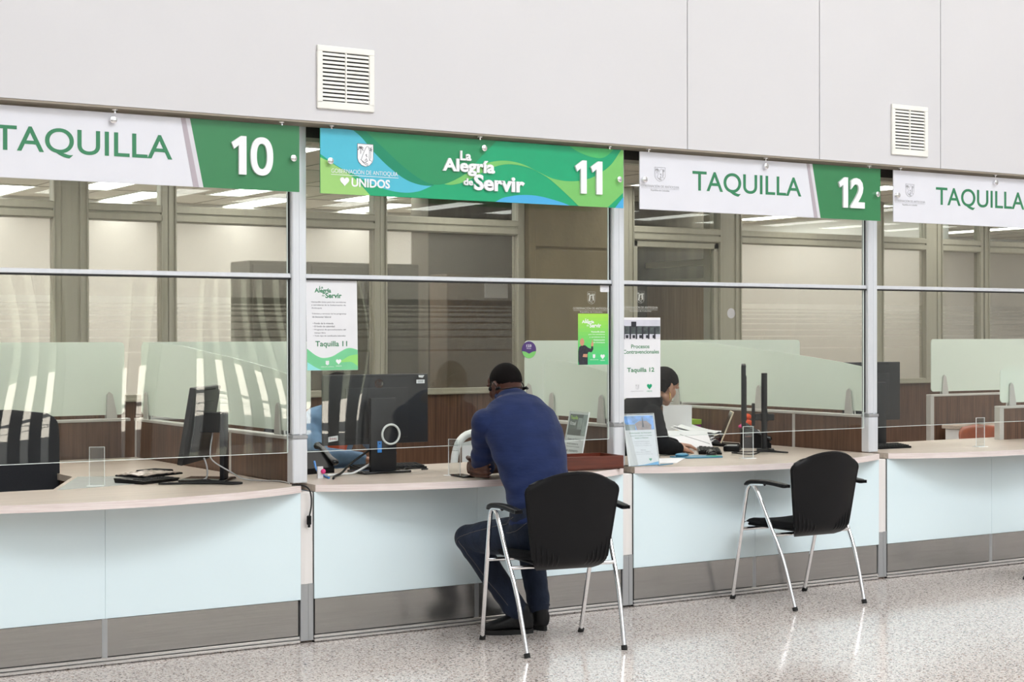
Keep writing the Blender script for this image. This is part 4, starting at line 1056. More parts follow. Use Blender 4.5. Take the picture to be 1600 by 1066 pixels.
def sign_holder(label, loc, rz, w, h, lean, draw):
    """acrylic leaflet stand: sheet leans back; draw(mb-factory) prints it in sheet coordinates"""
    t = thing('leaflet_stand', label, 'leaflet stand', loc, rz)
    Y = V((0, math.sin(lean), math.cos(lean))); X = V((1, 0, 0)); N = X.cross(Y)
    O = V((0, 0, .004))
    def slab(mb, x0, x1, y0, y1, n0, n1): mb.prism([O+X*x0+Y*y0+N*n0, O+X*x1+Y*y0+N*n0, O+X*x1+Y*y1+N*n0, O+X*x0+Y*y1+N*n0], N*(n1-n0))
    m = MB(); slab(m, -w/2-.004, w/2+.004, 0, h+.006, .0022, .004); obj('front_sheet', m, M['acrylic'], t, 0, True)
    m = MB()
    for s in (-1, 1): slab(m, s*(w/2+.004)-.001, s*(w/2+.004)+.001, 0, h+.006, -.003, .0045)
    slab(m, -w/2-.004, w/2+.004, h+.005, h+.0065, -.003, .0045); obj('polished_edge', m, M['acr_edge'], t, 0, True)
    m = MB(); m.box(-w/2-.004, w/2+.004, -.005, .085, 0, .003); obj('foot', m, M['acrylic'], t, 0, True)
    m = MB(); slab(m, -w/2, w/2, 0, h, -.001, .0); obj('leaflet', m, M['paper'], t, 0, True)
    draw(t, slab, X, Y, N, O)
def d_virtual(t, slab, X, Y, N, O):
    m = MB(); slab(m, -.095, .095, .165, .285, .0001, .0006); m.mi = 1; slab(m, .0, .045, .20, .265, .0006, .0010); slab(m, .05, .095, .166, .285, .0006, .0009); m.mi = 2; slab(m, -.095, .05, .165, .20, .0006, .0012)
    obj('photo', m, [M['photo_dark'], M['photo_grey'], M['jacket_print']], t, 0, True)
    m = MB(); m.text('Taquilla', (-.085, -.005, .25, .275), O+N*.0012, X, Y, .0004, .02); obj('title', m, M['yellowg'], t, 0, True)
    m = MB(); m.text('Virtual', (-.085, -.02, .222, .244), O+N*.0012, X, Y, .0004, .02); obj('title_second_line', m, M['signl'], t, 0, True)
    m = MB(); m.text('Fuera de Servicio', (-.08, .065, .135, .15), O+N*.0004, X, Y, .0004, .015); obj('heading', m, M['grey_ink'], t, 0, True)
    m = MB(); m.text('un momento', (-.08, .05, .07, .085), O+N*.0004, X, Y, .0004, .015); m.text('ya atendido', (-.08, .03, .045, .06), O+N*.0004, X, Y, .0004, .015); obj('notice', m, M['grey_ink'], t, 0, True); m = MB()
    m.text('en este momento no', (-.08, .04, .112, .121), O+N*.0004, X, Y, .0004); m.text('hay servicio en ventanilla', (-.08, .06, .096, .105), O+N*.0004, X, Y, .0004); obj('lettering', m, M['grey_ink'], t, 0, True)
sign_holder('leaning leaflet stand Taquilla Virtual behind the red tray', (1.785, .205, ZT), math.radians(-94), .20, .295, .20, d_virtual)
def d_info(t, slab, X, Y, N, O):
    m = MB(); slab(m, -.098, .098, .20, .28, .0001, .0006); m.mi = 1
    m.prism([O+N*.0007+X*a+Y*b for a, b in ((-.02, .2), (.075, .2), (.08, .225), (.05, .25), (.0, .25), (-.03, .235))], N*.0004); m.mi = 2; m.prism([O+N*.0012+X*a+Y*b for a, b in ((.015, .215), (.03, .215), (.024, .275))], N*.0003)
    m.mi = 3; slab(m, -.098, -.03, .2, .232, .0007, .0010)
    obj('photo', m, [M['photo_sky'], M['photo_rock'], M['jacket_print'], M['photo_grey']], t, 0, True)
    m = MB(); m.text('Gobernación de Antioquia', (-.075, .075, .178, .187), O+N*.0003, X, Y, .0004, .01)
    m.text('Atención al público en taquilla', (-.07, .075, .164, .171), O+N*.0003, X, Y, .0004)
    m.text('lunes a viernes', (-.04, .05, .152, .159), O+N*.0003, X, Y, .0004, .01); obj('heading', m, M['greenlt'], t, 0, True)
    m = MB()
    for k, s in enumerate(('Horario de la mañana', '7:30 a. m. a 12:00 m.', 'y 1:30 p. m. a 5:00 p. m.', '', 'Viernes', '7:30 a. m. a 12:00 m.', 'y 1:30 p. m. a 4:30 p. m.')):
        if s: m.text(s, (.005-.0025*len(s), .005+.0025*len(s), .132-k*.012, .139-k*.012), O+N*.0003, X, Y, .0004)
    obj('lettering', m, M['lt_ink'], t, 0, True)
    m = MB(); m.prism([O+N*.0003+X*a+Y*b for a, b in ((-.1, 0), (.1, 0), (.1, .02), (.05, .012), (0, .004))], N*.0003); obj('blue_wave', m, M['blue'], t, 0, True)
    m = MB(); m.prism([O+N*.0003+X*(.048+.01*math.sin(a)**3)+Y*(.033+.008*(math.cos(a)-.4*math.cos(2*a))) for a in [2*PI*k/20 for k in range(20)]], N*.0004); obj('heart_mark', m, M['emer'], t, 0, True)
sign_holder('leaning leaflet stand with a sky photo at the left end of counter twelve', (2.078, -.088, ZT), math.radians(-2), .20, .285, .20, d_info)

# counter twelve
t = thing('paper_heap', 'heap of loose white papers on the desk by the woman in black', 'papers', (3.30, 1.15, ZT))
random.seed(11)
for k in range(9):
    a = random.uniform(-.7, .9); x = 3.36+.026*k; y = 1.14+.014*k; z = ZT+.032+.006*k
    m = MB(); P = []
    for j in range(7):
        r = []
        for i in range(9):
            u, v = (i/8-.5)*.22, (j/6-.5)*.30; r.append((x+u*math.cos(a)-v*math.sin(a), y+u*math.sin(a)+v*math.cos(a), z+.045*max(0, (v/.30+.2))**1.5*(1+.5*math.sin(k))+.006*math.sin(7*u*9+k)))
        P.append(r)
    m.grid(P, .001); obj('sheet', m, M['cream'] if k in (6,) else M['paper'], t, 60)
m = MB(); m.box(3.34, 3.62, 1.07, 1.35, ZT, ZT+.03, .003); obj('lower_stack', m, M['paper'], t, 30)
t = thing('tilted_form', 'printed white form propped on the papers beside the woman', 'form', (3.12, .98, ZT))
m = MB(); R = Matrix.Rotation(math.radians(-28), 3, 'Z') @ Matrix.Rotation(math.radians(24), 3, 'X')
m.obox((3.26, .975, ZT+.054), (.13, .12, .001), R); m.mi = 1; m.obox(V((3.26, .975, ZT+.054))+R @ V((.03, .0, .0012)), (.11, .0025, .0004), R @ Matrix.Rotation(math.radians(-38), 3, 'Z'))
obj('sheet', m, [M['paper'], M['grey_ink']], t, 0)
t = thing('white_folder', 'tall plain white board standing by the face of the woman', 'board', (3.45, 1.45, ZT))
m = MB(); R = Matrix.Rotation(math.radians(-42), 3, 'Z') @ Matrix.Rotation(math.radians(-8), 3, 'X'); m.obox((3.52, 1.435, ZT+.128), (.098, .003, .125), R); obj('board', m, M['paper'], t, 0)
t = thing('card_box', 'magenta box with a lime lid behind the white board', 'box', (3.77, 1.66, ZT))
m = MB(); m.box(3.71, 3.83, 1.56, 1.68, ZT, ZT+.14, .002); obj('body', m, M['magenta'], t, 30)
m = MB(); m.box(3.707, 3.833, 1.557, 1.683, ZT+.108, ZT+.143, .002); obj('lid', m, M['yellowg'], t, 30)
t = thing('tablet', 'tilted black tablet on a stand behind the keyboard of counter twelve', 'tablet', (3.56, 1.0, ZT))
R = Matrix.Rotation(math.radians(55), 3, 'Z') @ Matrix.Rotation(math.radians(22), 3, 'X')
m = MB(); m.obox((3.57, .985, ZT+.125), (.10, .005, .11), R, .003); obj('body', m, M['cream'], t, 30)
m = MB(); m.obox(V((3.57, .985, ZT+.125))+R @ V((0, .0056, 0)), (.094, .001, .104), R); m.obox(V((3.57, .985, ZT+.125))+R @ V((0, -.0056, 0)), (.094, .001, .104), R); obj('screen', m, M['screen'], t, 0)
m = MB(); m.box(3.49, 3.63, .915, 1.055, ZT, ZT+.018, .004); obj('stand', m, M['black'], t, 30)
t = thing('desk_phone', 'black desk phone behind the pole monitor on counter twelve', 'telephone', (3.64, .78, ZT), math.radians(52))
m = MB(); m.prism([(-.11, -.10, 0), (-.11, .09, 0), (-.11, .09, .12), (-.11, .03, .13), (-.11, -.10, .03)], (.21, 0, 0)); obj('body', m, M['black'], t, 30, True)
m = MB(); m.loft([(V((-.10, -.09, .06)), .024, .018), (V((-.10, -.05, .075)), .018, .014), (V((-.10, .04, .135)), .018, .014), (V((-.10, .07, .145)), .028, .022)], (1, 0, 0), 12); obj('handset', m, M['blackg'], t, 60, True)
m = MB(); m.box(-.03, .08, -.035, .015, .072, .108, .004); obj('display', m, M['greyc'], t, 30, True)
t = thing('desk_ornament', 'orange and pink ornament behind the pole monitor on counter twelve', 'ornament', (3.70, .90, ZT))
m = MB(); m.ball((3.68, .90, ZT+.19), (.028, .028, .022)); m.ball((3.66, .88, ZT+.15), (.045, .03, .025)); m.cyl((3.68, .9, ZT), (3.68, .9, ZT+.18), .008); obj('orange_blossom', m, M['orange'], t, 60)
m = MB(); m.ball((3.62, .87, ZT+.13), (.035, .03, .018)); obj('pink_blossom', m, M['pink'], t, 60)
m = MB(); m.lathe([(.0, 0), (.035, 0), (.04, .06), (.03, .065), (0, .065)], (3.68, .9, ZT), 18); obj('pot', m, M['white'], t, 35)
t = thing('computer_mouse', 'black computer mouse on the edge of counter twelve', 'mouse', (2.93, .36, ZT), math.radians(40))
m = MB(); m.ball((0, 0, .012), (.058, .034, .024)); bmesh.ops.bisect_plane(m.bm, geom=list(m.bm.verts)+list(m.bm.edges)+list(m.bm.faces), plane_co=(0, 0, .0), plane_no=(0, 0, -1), clear_outer=True)
obj('shell', m, M['blackg'], t, 60, True)
m = MB(); m.cyl((.03, -.004, .0335), (.03, .004, .0335), .007, n=12); obj('wheel', m, M['rubber'], t, 35, True)
t = thing('blue_folder', 'blue plastic folder lying at the front of counter twelve', 'folder', (2.76, .26, ZT))
m = MB(); m.prism([(2.61, .36, ZT+.001), (2.63, .22, ZT+.001), (2.86, .17, ZT+.001), (2.91, .24, ZT+.001), (2.80, .36, ZT+.001)], (0, 0, .006)); obj('cover', m, M['folder'], t, 20)
m = MB(); m.ball((2.67, .32, ZT+.015), (.045, .035, .012)); obj('clip', m, M['folder'], t, 60)
m = MB(); m.box(2.80, 2.86, .185, .25, ZT+.0071, ZT+.0085); obj('green_tab', m, M['emer'], t, 0)
m = MB(); m.prism([(2.25, .05, ZT+.0005), (2.36, -.02, ZT+.0005), (2.66, .27, ZT+.0005), (2.47, .31, ZT+.0005)], (0, 0, .002))
o = obj('paper_sheet', m, M['paper'], None, 0); rename(o, 'white sheet of paper lying beside the blue folder', 'paper')
m = MB(); m.prism([(2.16, -.11, ZT+.0005), (2.30, -.06, ZT+.0005), (2.33, -.03, ZT+.0005), (2.20, -.04, ZT+.0005)], (0, 0, .002))
o = obj('paper_slip', m, M['folder'], None, 0); rename(o, 'blue slip of paper under the leaning leaflet stand on counter twelve', 'paper')
cable('tangled black cable around the acrylic stand of counter twelve', [(3.35, .40, ZT+.006), (3.25, .30, ZT+.006), (3.12, .22, ZT+.006), (3.06, .30, ZT+.012), (3.15, .40, ZT+.008), (3.28, .30, ZT+.012), (3.38, .30, ZT+.006), (3.42, .22, ZT+.006), (3.34, .24, ZT+.016), (3.36, .36, ZT+.03)], .004, 'rubber')
t = thing('small_printer', 'small black device among the cables on counter twelve', 'device', (3.30, .60, ZT), math.radians(45))
m = MB(); m.box(-.10, .10, -.05, .05, 0, .035, .008, 2); obj('body', m, M['black'], t, 35, True)
m = MB(); m.box(-.08, .0, -.03, .03, .035, .038); obj('lid', m, M['greyc'], t, 0, True)
# drawers behind the brown chair
t = thing('drawer_unit', 'pale low drawer unit beyond the brown chair', 'drawer unit', (7.25, 1.95, 0))
m = MB(); m.box(6.95, 7.55, 1.7, 2.2, 0, .72, .004); obj('body', m, M['white'], t)
m = MB(); m.box(6.93, 7.57, 1.68, 2.22, .72, .75, .003); obj('top', m, M['top'], t)
for z in (.08, .4):
    m = MB(); m.box(6.97, 7.53, 1.685, 1.70, z, z+.28, .003); dr = obj('drawer', m, M['white'], t); m = MB(); m.box(7.18, 7.32, 1.675, 1.685, z+.2, z+.22); obj('handle', m, M['bracket'], dr)

# ------------------------------------------------------------------ posters and stickers on the glass
GY = -.0045   # outer face of the glass
def poster(label, name, x0, x1, z0, z1, mat, slant=0.):
    t = thing(name, label, 'poster' if 'poster' in name else 'sticker', ((x0+x1)/2, GY, z0))
    m = MB(); m.prism([(x0+slant, GY-.0008, z0), (x1+slant, GY-.0008, z0), (x1, GY-.0008, z1), (x0, GY-.0008, z1)], (0, -.0007, 0)); obj('sheet', m, mat, t, 0); return t
PY = GY-.0016
t = poster('white poster Taquilla 11 with green waves on the glass', 'poster', .048, .330, 1.326, 1.776, M['paper'], .006)
def tx(m, s, x0, x1, z0, z1, b=0.): m.text(s, (x0, x1, z0, z1), (0, PY, 0), ext=.0004, bold=b)
m = MB(); tx(m, 'La', .122, .142, 1.733, 1.746, .02); tx(m, 'Alegría', .095, .186, 1.706, 1.735, .03); tx(m, 'de', .135, .150, 1.694, 1.704); tx(m, 'Servir', .154, .245, 1.686, 1.712, .03); obj('slogan', m, M['greenlt'], t, 0); m = MB()
tx(m, 'Taquilla 11', .099, .275, 1.437, 1.472, .018); obj('heading', m, M['greenlt'], t, 0)
for nm_, lines in (('introduction', (('Ventanilla única para los servidores', .076, .268, 1.661), ('y servidoras de la Gobernación de', .078, .268, 1.646), ('Antioquia', .078, .135, 1.631))),
                   ('service_text', (('Trámites y servicios de los programas', .080, .270, 1.603), ('de bienestar laboral', .082, .185, 1.588))),
                   ('service_list', (('• Fondo de la vivienda', .085, .198, 1.556), ('• El fondo de calamidad', .086, .206, 1.541), ('• Programas de aprovechamiento del', .087, .268, 1.524), ('tiempo libre', .094, .155, 1.508), ('• Todo tipo de certificados laborales', .088, .266, 1.493)))):
    m = MB()
    for q_, a, c, z in lines: tx(m, q_, a, c, z, z+.0085, .012)
    obj(nm_, m, M['grey_ink'], t, 0)
m = MB()
def wv(pts, mi, d): m.mi = mi; m.prism([(x, PY-d, z) for x, z in wavy(pts)], (0, -.0003, 0))
wv([(.055, 1.327), (.3355, 1.327), (.334, 1.427), (.30, 1.436), (.27, 1.434), (.23, 1.415), (.19, 1.395), (.14, 1.388), (.10, 1.402), (.06, 1.430), (.053, 1.434)], 0, 0)
wv([(.055, 1.327), (.135, 1.327), (.10, 1.342), (.055, 1.368)], 1, .0003)
wv([(.335, 1.405), (.29, 1.398), (.25, 1.378), (.21, 1.364), (.26, 1.366), (.30, 1.366), (.335, 1.345)], 2, .0003)
obj('printed_waves', m, [pm('print_soft_green', srgb(120, 205, 150), .4), pm('print_aqua', srgb(150, 225, 225), .4), pm('print_soft_lime', srgb(150, 220, 120), .4)], t, 0)
m = MB(); crest(m, .155, 1.352, .018, .022, PY-.0006, 0, 0); heart(m, .212, 1.354, .030, PY-.0006, .0004); m.text('GOBERNACIÓN DE ANTIOQUIA', (.13, .20, 1.341, 1.347), (0, PY-.0006, 0), ext=.0003); m.text('UNIDOS', (.212, .244, 1.344, 1.350), (0, PY-.0006, 0), ext=.0003)
obj('emblems', m, M['signl'], t, 0)

t = poster('yellow-green poster with a man in a dark jacket on the glass', 'poster', 1.688, 1.893, 1.337, 1.618, M['lime2'])
m = MB()
def wv2(pts, mi, d): m.mi = mi; m.prism([(x, PY-d, z) for x, z in pts], (0, -.0003, 0))
N = 14
for k in range(N):
    a = k/N; z0 = 1.337+.281*k/N; z1 = 1.337+.281*(k+1)/N
    wv2([(1.688, z0), (1.893, z0), (1.893, z1), (1.688, z1)], k, 0)
gr = [pm('poster_tone_%d' % k, srgb(70+100*(k/N), 200+22*(k/N), 130-55*(k/N)), .4, var=.01) for k in range(N)]
obj('printed_ground', m, gr, t, 0)
m = MB()
for s, a, c, z, h, b in (('La', 1.737, 1.758, 1.578, .013, .02), ('Alegría', 1.713, 1.795, 1.560, .022, .03), ('de', 1.745, 1.76, 1.548, .010, 0), ('Servir', 1.765, 1.843, 1.541, .024, .03), ('Ventanilla única', 1.775, 1.868, 1.514, .009, .01), ('para los servidores', 1.758, 1.868, 1.499, .009, 0), ('y servidoras de la', 1.765, 1.868, 1.484, .009, 0), ('Gobernación', 1.792, 1.868, 1.469, .009, .01), ('de Antioquia', 1.79, 1.868, 1.454, .009, .01)):
    m.text(s, (a, c, z, z+h), (0, PY-.0005, 0), ext=.0004, bold=b)
crest(m, 1.786, 1.372, .016, .022, PY-.0005, 0, 0); heart(m, 1.838, 1.366, .03, PY-.0005, .0004); m.text('UNIDOS', (1.838, 1.868, 1.357, 1.363), (0, PY-.0005, 0), ext=.0003); m.text('GOBERNACIÓN DE ANTIOQUIA', (1.768, 1.824, 1.362, 1.367), (0, PY-.0005, 0), ext=.0003)
obj('lettering', m, M['signl'], t, 0)
m = MB(); m.mi = 0
m.prism([(x, PY-.0006, z) for x, z in ((1.694, 1.3375), (1.752, 1.3375), (1.752, 1.40), (1.758, 1.408), (1.778, 1.405), (1.790, 1.422), (1.788, 1.440), (1.776, 1.440), (1.774, 1.425), (1.756, 1.43), (1.735, 1.444), (1.712, 1.444), (1.695, 1.435), (1.689, 1.41), (1.689, 1.36))], (0, -.0004, 0)); m.mi = 1
m.prism([(1.714+.0145*math.cos(a), PY-.0010, 1.462+.021*math.sin(a)) for a in [2*PI*k/20 for k in range(20)]], (0, -.0004, 0))
m.prism([(x, PY-.0010, z) for x, z in ((1.775, 1.438), (1.789, 1.438), (1.792, 1.452), (1.786, 1.462), (1.784, 1.475), (1.780, 1.475), (1.780, 1.46), (1.774, 1.452))], (0, -.0004, 0))
m.prism([(x, PY-.0011, z) for x, z in ((1.718, 1.380), (1.748, 1.378), (1.750, 1.396), (1.722, 1.396))], (0, -.0004, 0)); m.mi = 0
obj('pictured_man', m, [M['jacket_print'], M['skin_print']], t, 0)

t = poster('white poster Procesos Contravencionales Taquilla 12 on the glass', 'poster', 1.988, 2.256, 1.148, 1.598, M['paper'])
m = MB()
def r_(x0, x1, z0, z1, mi, d=.0002): m.mi = mi; m.prism([(x0, PY-d, z0), (x1, PY-d, z0), (x1, PY-d, z1), (x0, PY-d, z1)], (0, -.0003, 0))
r_(1.990, 2.254, 1.475, 1.585, 0); r_(1.990, 2.254, 1.505, 1.55, 1, .0005); r_(1.990, 2.254, 1.475, 1.49, 2, .0005)
for k in range(6): r_(1.995+k*.043, 2.006+k*.043, 1.478, 1.552-.002*k, 3, .0008)
for k in range(5): r_(2.012+k*.047, 2.03+k*.047, 1.482, 1.50, 3, .0010)
r_(2.05, 2.085, 1.545, 1.575, 3, .0010)
obj('photo', m, [pm('photo_pale', srgb(205, 205, 215), .5, var=.1), M['photo_dark'], M['silver'], M['jacket_print']], t, 0)
m = MB(); tx(m, 'Procesos', 2.050, 2.178, 1.425, 1.447, .015); tx(m, 'Contravencionales', 1.994, 2.246, 1.395, 1.417, .015); obj('heading', m, M['green'], t, 0); m = MB(); tx(m, 'Taquilla 12', 2.022, 2.212, 1.285, 1.317, .02); obj('heading', m, M['green'], t, 0)
m = MB(); heart(m, 2.16, 1.192, .036, PY-.0002, .0004); m.text('UNIDOS', (2.16, 2.196, 1.180, 1.187), (0, PY, 0), ext=.0003); obj('heart_mark', m, M['emer'], t, 0)
m = MB(); crest(m, 2.08, 1.195, .024, .028, PY, 0); m.text('GOBERNACIÓN DE ANTIOQUIA', (2.045, 2.135, 1.182, 1.188), (0, PY, 0), ext=.0003); obj('crest', m, M['lt_ink'], t, 0)

def etched(label, cx, z):
    t = thing('etched_emblem', label, 'emblem', (cx, GY, z))
    m = MB(); crest(m, cx-.026, z+.038, .052, .068, GY+.0003, 0); m.tube([(cx-.014, GY-.001, z+.055), (cx-.008, GY-.001, z+.085), (cx+.008, GY-.001, z+.09), (cx+.014, GY-.001, z+.06)], .005, 6); obj('crest', m, M['etch'], t, 0)
    m = MB(); m.text('GOBERNACIÓN DE ANTIOQUIA', (cx-.122, cx+.122, z+.006, z+.024), (0, GY-.0002, 0), ext=.0004); m.box(cx-.12, cx+.12, GY-.0007, GY-.0002, z+.0015, z+.003)
    m.text('República de Colombia', (cx-.075, cx+.075, z-.012, z-.001), (0, GY-.0002, 0), ext=.0004); obj('caption', m, M['etch'], t, 0)
etched('etched white emblem Gobernación de Antioquia above the yellow-green poster', 1.778, 1.632)
etched('etched white emblem Gobernación de Antioquia above the Procesos poster', 2.117, 1.640)
t = thing('paper_sticker', 'small worn white sticker in the upper right corner of glass eleven', 'sticker', (1.876, GY, 1.76))
m = MB(); m.prism([(1.838, GY-.0003, 1.742), (1.842, GY-.0003, 1.738), (1.905, GY-.0003, 1.738), (1.905, GY-.0003, 1.775), (1.838, GY-.0003, 1.775)], (0, -.0006, 0)); obj('paper', m, M['paper'], t, 0)
m = MB()
for k in range(5): m.box(1.846+.011*(k % 2), 1.872+.006*k, GY-.0014, GY-.0009, 1.745+k*.0062, 1.7462+k*.0062)
obj('faded_print', m, M['lt_ink'], t, 0)
t = thing('round_sticker', 'round purple and green sticker on the glass beside the head of the man', 'sticker', (1.367, GY, 1.421))
m = MB(); m.cyl((1.367, GY-.0003, 1.421), (1.367, GY-.001, 1.421), .046, n=36); obj('disc', m, M['purple'], t, 35)
m = MB(); m.prism([(1.367+.0455*math.cos(a), GY-.0011, 1.421+.0455*math.sin(a)) for a in [math.radians(180+8+q*12.6) for q in range(14)]]+[(1.39, GY-.0011, 1.411), (1.367, GY-.0011, 1.400), (1.345, GY-.0011, 1.411)], (0, -.0004, 0)); obj('green_half', m, M['lime'], t, 0)
m = MB(); m.text('123', (1.350, 1.382, 1.436, 1.450), (0, GY-.0011, 0), ext=.0004, bold=.03); m.text('línea', (1.352, 1.38, 1.426, 1.433), (0, GY-.0011, 0), ext=.0004); obj('print', m, M['silver'], t, 0)
# ------------------------------------------------------------------ people
def frame_of(f, up=(0, 0, 1)):
    f = V(f).normalized(); u = V(up); u = (u-f*u.dot(f)).normalized(); x = f.cross(u)   # x: the person's right
    return f, u, x
def RM(x, f, u): return Matrix((x, f, u)).transposed()

def head(mb, c, f, u, s=1.):
    """skull, jaw, nose, brow, lips, chin and ears fused later into the body"""
    f, u, x = frame_of(f, u); R = RM(x, f, u); c = V(c)
    def P(a, b, d): return c+(x*a+f*b+u*d)*s
    def B(p, r, n=20, m=14): mb.ball(P(*p), tuple(q*s for q in r), R, n, m)
    B((0, -.012, .025), (.074, .093, .090), 28, 18)
    B((0, .020, -.02), (.062, .072, .080)); B((0, .035, -.062), (.050, .052, .048)); B((0, .062, -.088), (.024, .026, .022))
    for q in (-1, 1):
        B((q*.037, .052, -.020), (.024, .026, .030)); B((q*.045, .010, -.070), (.022, .040, .030)); B((q*.028, .080, .030), (.026, .014, .011))
        B((q*.077, -.008, -.012), (.008, .020, .033)); B((q*.080, -.018, -.004), (.007, .013, .027)); B((q*.077, -.002, -.036), (.007, .010, .012)); B((q*.012, .090, -.032), (.009, .010, .008))
    mb.loft([(P(0, .088, .030), .009*s, .010*s), (P(0, .094, .0), .010*s, .011*s), (P(0, .102, -.024), .012*s, .011*s), (P(0, .097, -.032), .013*s, .010*s)], x, 12)
    B((0, .080, -.056), (.024, .012, .006)); B((0, .079, -.066), (.022, .012, .007)); B((0, .066, .050), (.052, .020, .034))

def eyes(t, c, f, u, s=1.):
    f, u, x = frame_of(f, u); c = V(c)
    for q in (-1, 1):
        p = c+(x*(q*.030)+f*.069+u*.008)*s; m = MB(); m.ball(p, .0120*s); m.mi = 1; m.ball(p+f*.0060*s, .0068*s, n=12, m=8); obj('eye', m, [M['eye'], M['hair']], t, 60)

def hair_cap(t, c, f, u, s, test, mat, grow=.007, lump=.0):
    f, u, x = frame_of(f, u); R = RM(x, f, u); c = V(c)
    mb = MB(); mb.ball(c+(f*-.012+u*.025)*s, ((.074+grow)*s, (.093+grow)*s, (.090+grow)*s), R, 110, 80)
    dead = []
    for v in mb.bm.verts:
        d = v.co-c; l = V((d.dot(x), d.dot(f), d.dot(u)))/s
        e = test(l)
        if e < 0: 
            if e < -.012: dead.append(v)
            else: v.co -= (v.co-c).normalized()*grow*s*1.25     # the hairline fades into the skin
        elif lump: v.co += (v.co-c).normalized()*lump*noise.noise(v.co*60)
    bmesh.ops.delete(mb.bm, geom=dead, context='VERTS')
    return obj('hair', mb, mat, t, 60)

def hand(mb, W, f, n, side, curl=.35, s=1., spread=.06):
    """palm, four unequal bent fingers and a thumb. f: towards the fingers, n: out of the back of the hand, side: +1 thumb along f x n"""
    f = V(f).normalized(); n = (V(n)-f*V(n).dot(f)).normalized(); a = f.cross(n)*side; W = V(W)
    mb.loft([(W-f*.01*s, .026*s, .019*s), (W+f*.02*s, .032*s, .018*s), (W+f*.055*s, .039*s, .016*s), (W+f*.088*s, .038*s, .012*s)], a, 16)
    tips = []
    for k, (off, L) in enumerate(((.029, .070), (.010, .079), (-.010, .073), (-.028, .057))):
        d = (f+a*spread*(1.5-k)).normalized(); p = W+f*.086*s+a*off*s; ang = .25+curl*.5; pts = [(p-d*.015*s, .0095*s)]
        pts.append((p, .0095*s))
        for q, l in enumerate((.44, .32, .24)):
            dd = (d*math.cos(ang)-n*math.sin(ang)); p = p+dd*L*l*s; pts.append((p, (.0088, .0080, .0068)[q]*s)); ang += curl
        mb.loft([(q[0], q[1], q[1]) for q in pts], a, 10); tips.append((p, dd))
    p = W+f*.022*s+a*.024*s-n*.004*s; d = (f*.62+a*.72-n*.25).normalized(); p1 = p+d*.042*s; d2 = (f*.9+a*.25-n*.3).normalized(); p2 = p1+d2*.030*s; p3 = p2+(d2-n*.2).normalized()*.022*s
    mb.loft([(p-d*.008*s, .015*s, .013*s), (p+d*.02*s, .0135*s, .0125*s), (p1, .0110*s, .0105*s), (p2, .0098*s, .009*s), (p3, .0075*s, .007*s)], n, 10)
    return tips

def limb(mb, pts, n=18, ref=(1, 0, 0)):
    mb.loft([(V(p), r, (r if len(q) == 0 else q[0])) for p, r, *q in pts], ref, n)

# ============ the man in blue, leaning on counter eleven
LABEL = 'person in a navy blue sweater and jeans seated, leaning arms folded on the counter'
man = thing('person', LABEL, 'person', (1.0, -.66, 0))
HC, HF, HU = V((1.047, -.268, 1.236)), V((-.06, .92, -.30)), V((0, .25, .95))
SP = [(V((1.000, -.690, .515)), .165, .125), (V((1.000, -.695, .58)), .178, .132), (V((1.000, -.665, .69)), .172, .124), (V((1.005, -.612, .80)), .178, .120), (V((1.016, -.545, .910)), .198, .126),
      (V((1.026, -.475, 1.010)), .214, .124), (V((1.034, -.415, 1.088)), .204, .112), (V((1.038, -.372, 1.140)), .160, .094), (V((1.042, -.342, 1.170)), .104, .075)]
SHL, ELL, WRL = V((.840, -.405, 1.060)), V((.918, -.262, .838)), V((1.135, -.165, .812))
SHR, ELR, WRR = V((1.208, -.385, 1.052)), V((1.250, -.19, .830)), V((1.005, -.105, .815))
HPL, KNL, ANL = V((.915, -.660, .520)), V((.800, -.310, .478)), V((1.005, -.455, .105))
HPR, KNR, ANR = V((1.095, -.660, .520)), V((1.175, -.275, .515)), V((1.150, -.430, .105))
mb = MB()
mb.loft([(p, rx-.012, ry-.012) for p, rx, ry in SP], (1, 0, 0), 28)
limb(mb, [(V((1.038, -.37, 1.11)), .068), (V((1.040, -.335, 1.165)), .064), (V((1.043, -.30, 1.205)), .062)], 20)
head(mb, HC, HF, HU, 1.02)
for S, E, W, ref in ((SHL, ELL, WRL, (0, 1, 0)), (SHR, ELR, WRR, (0, 1, 0))):
    limb(mb, [(S, .055), (S.lerp(E, .35), .048), (S.lerp(E, .8), .040), (E, .037)], 16)
    limb(mb, [(E, .038), (E.lerp(W, .25), .043), (E.lerp(W, .7), .034), (W, .027, .023)], 16, (0, 0, 1))
for H_, K, A in ((HPL, KNL, ANL), (HPR, KNR, ANR)):
    limb(mb, [(H_, .085), (H_.lerp(K, .5), .072), (K, .055)], 16); limb(mb, [(K, .054), (K.lerp(A, .3), .056), (K.lerp(A, .75), .040), (A, .034)], 16)
    mb.loft([(A, .034, .034), (A-V((0, 0, .05)), .036, .034)], (1, 0, 0), 12)
# left hand rests beyond the right elbow, mostly hidden
hand(mb, WRL, (.93, .30, -.06), (0, .1, 1), -1, .25)
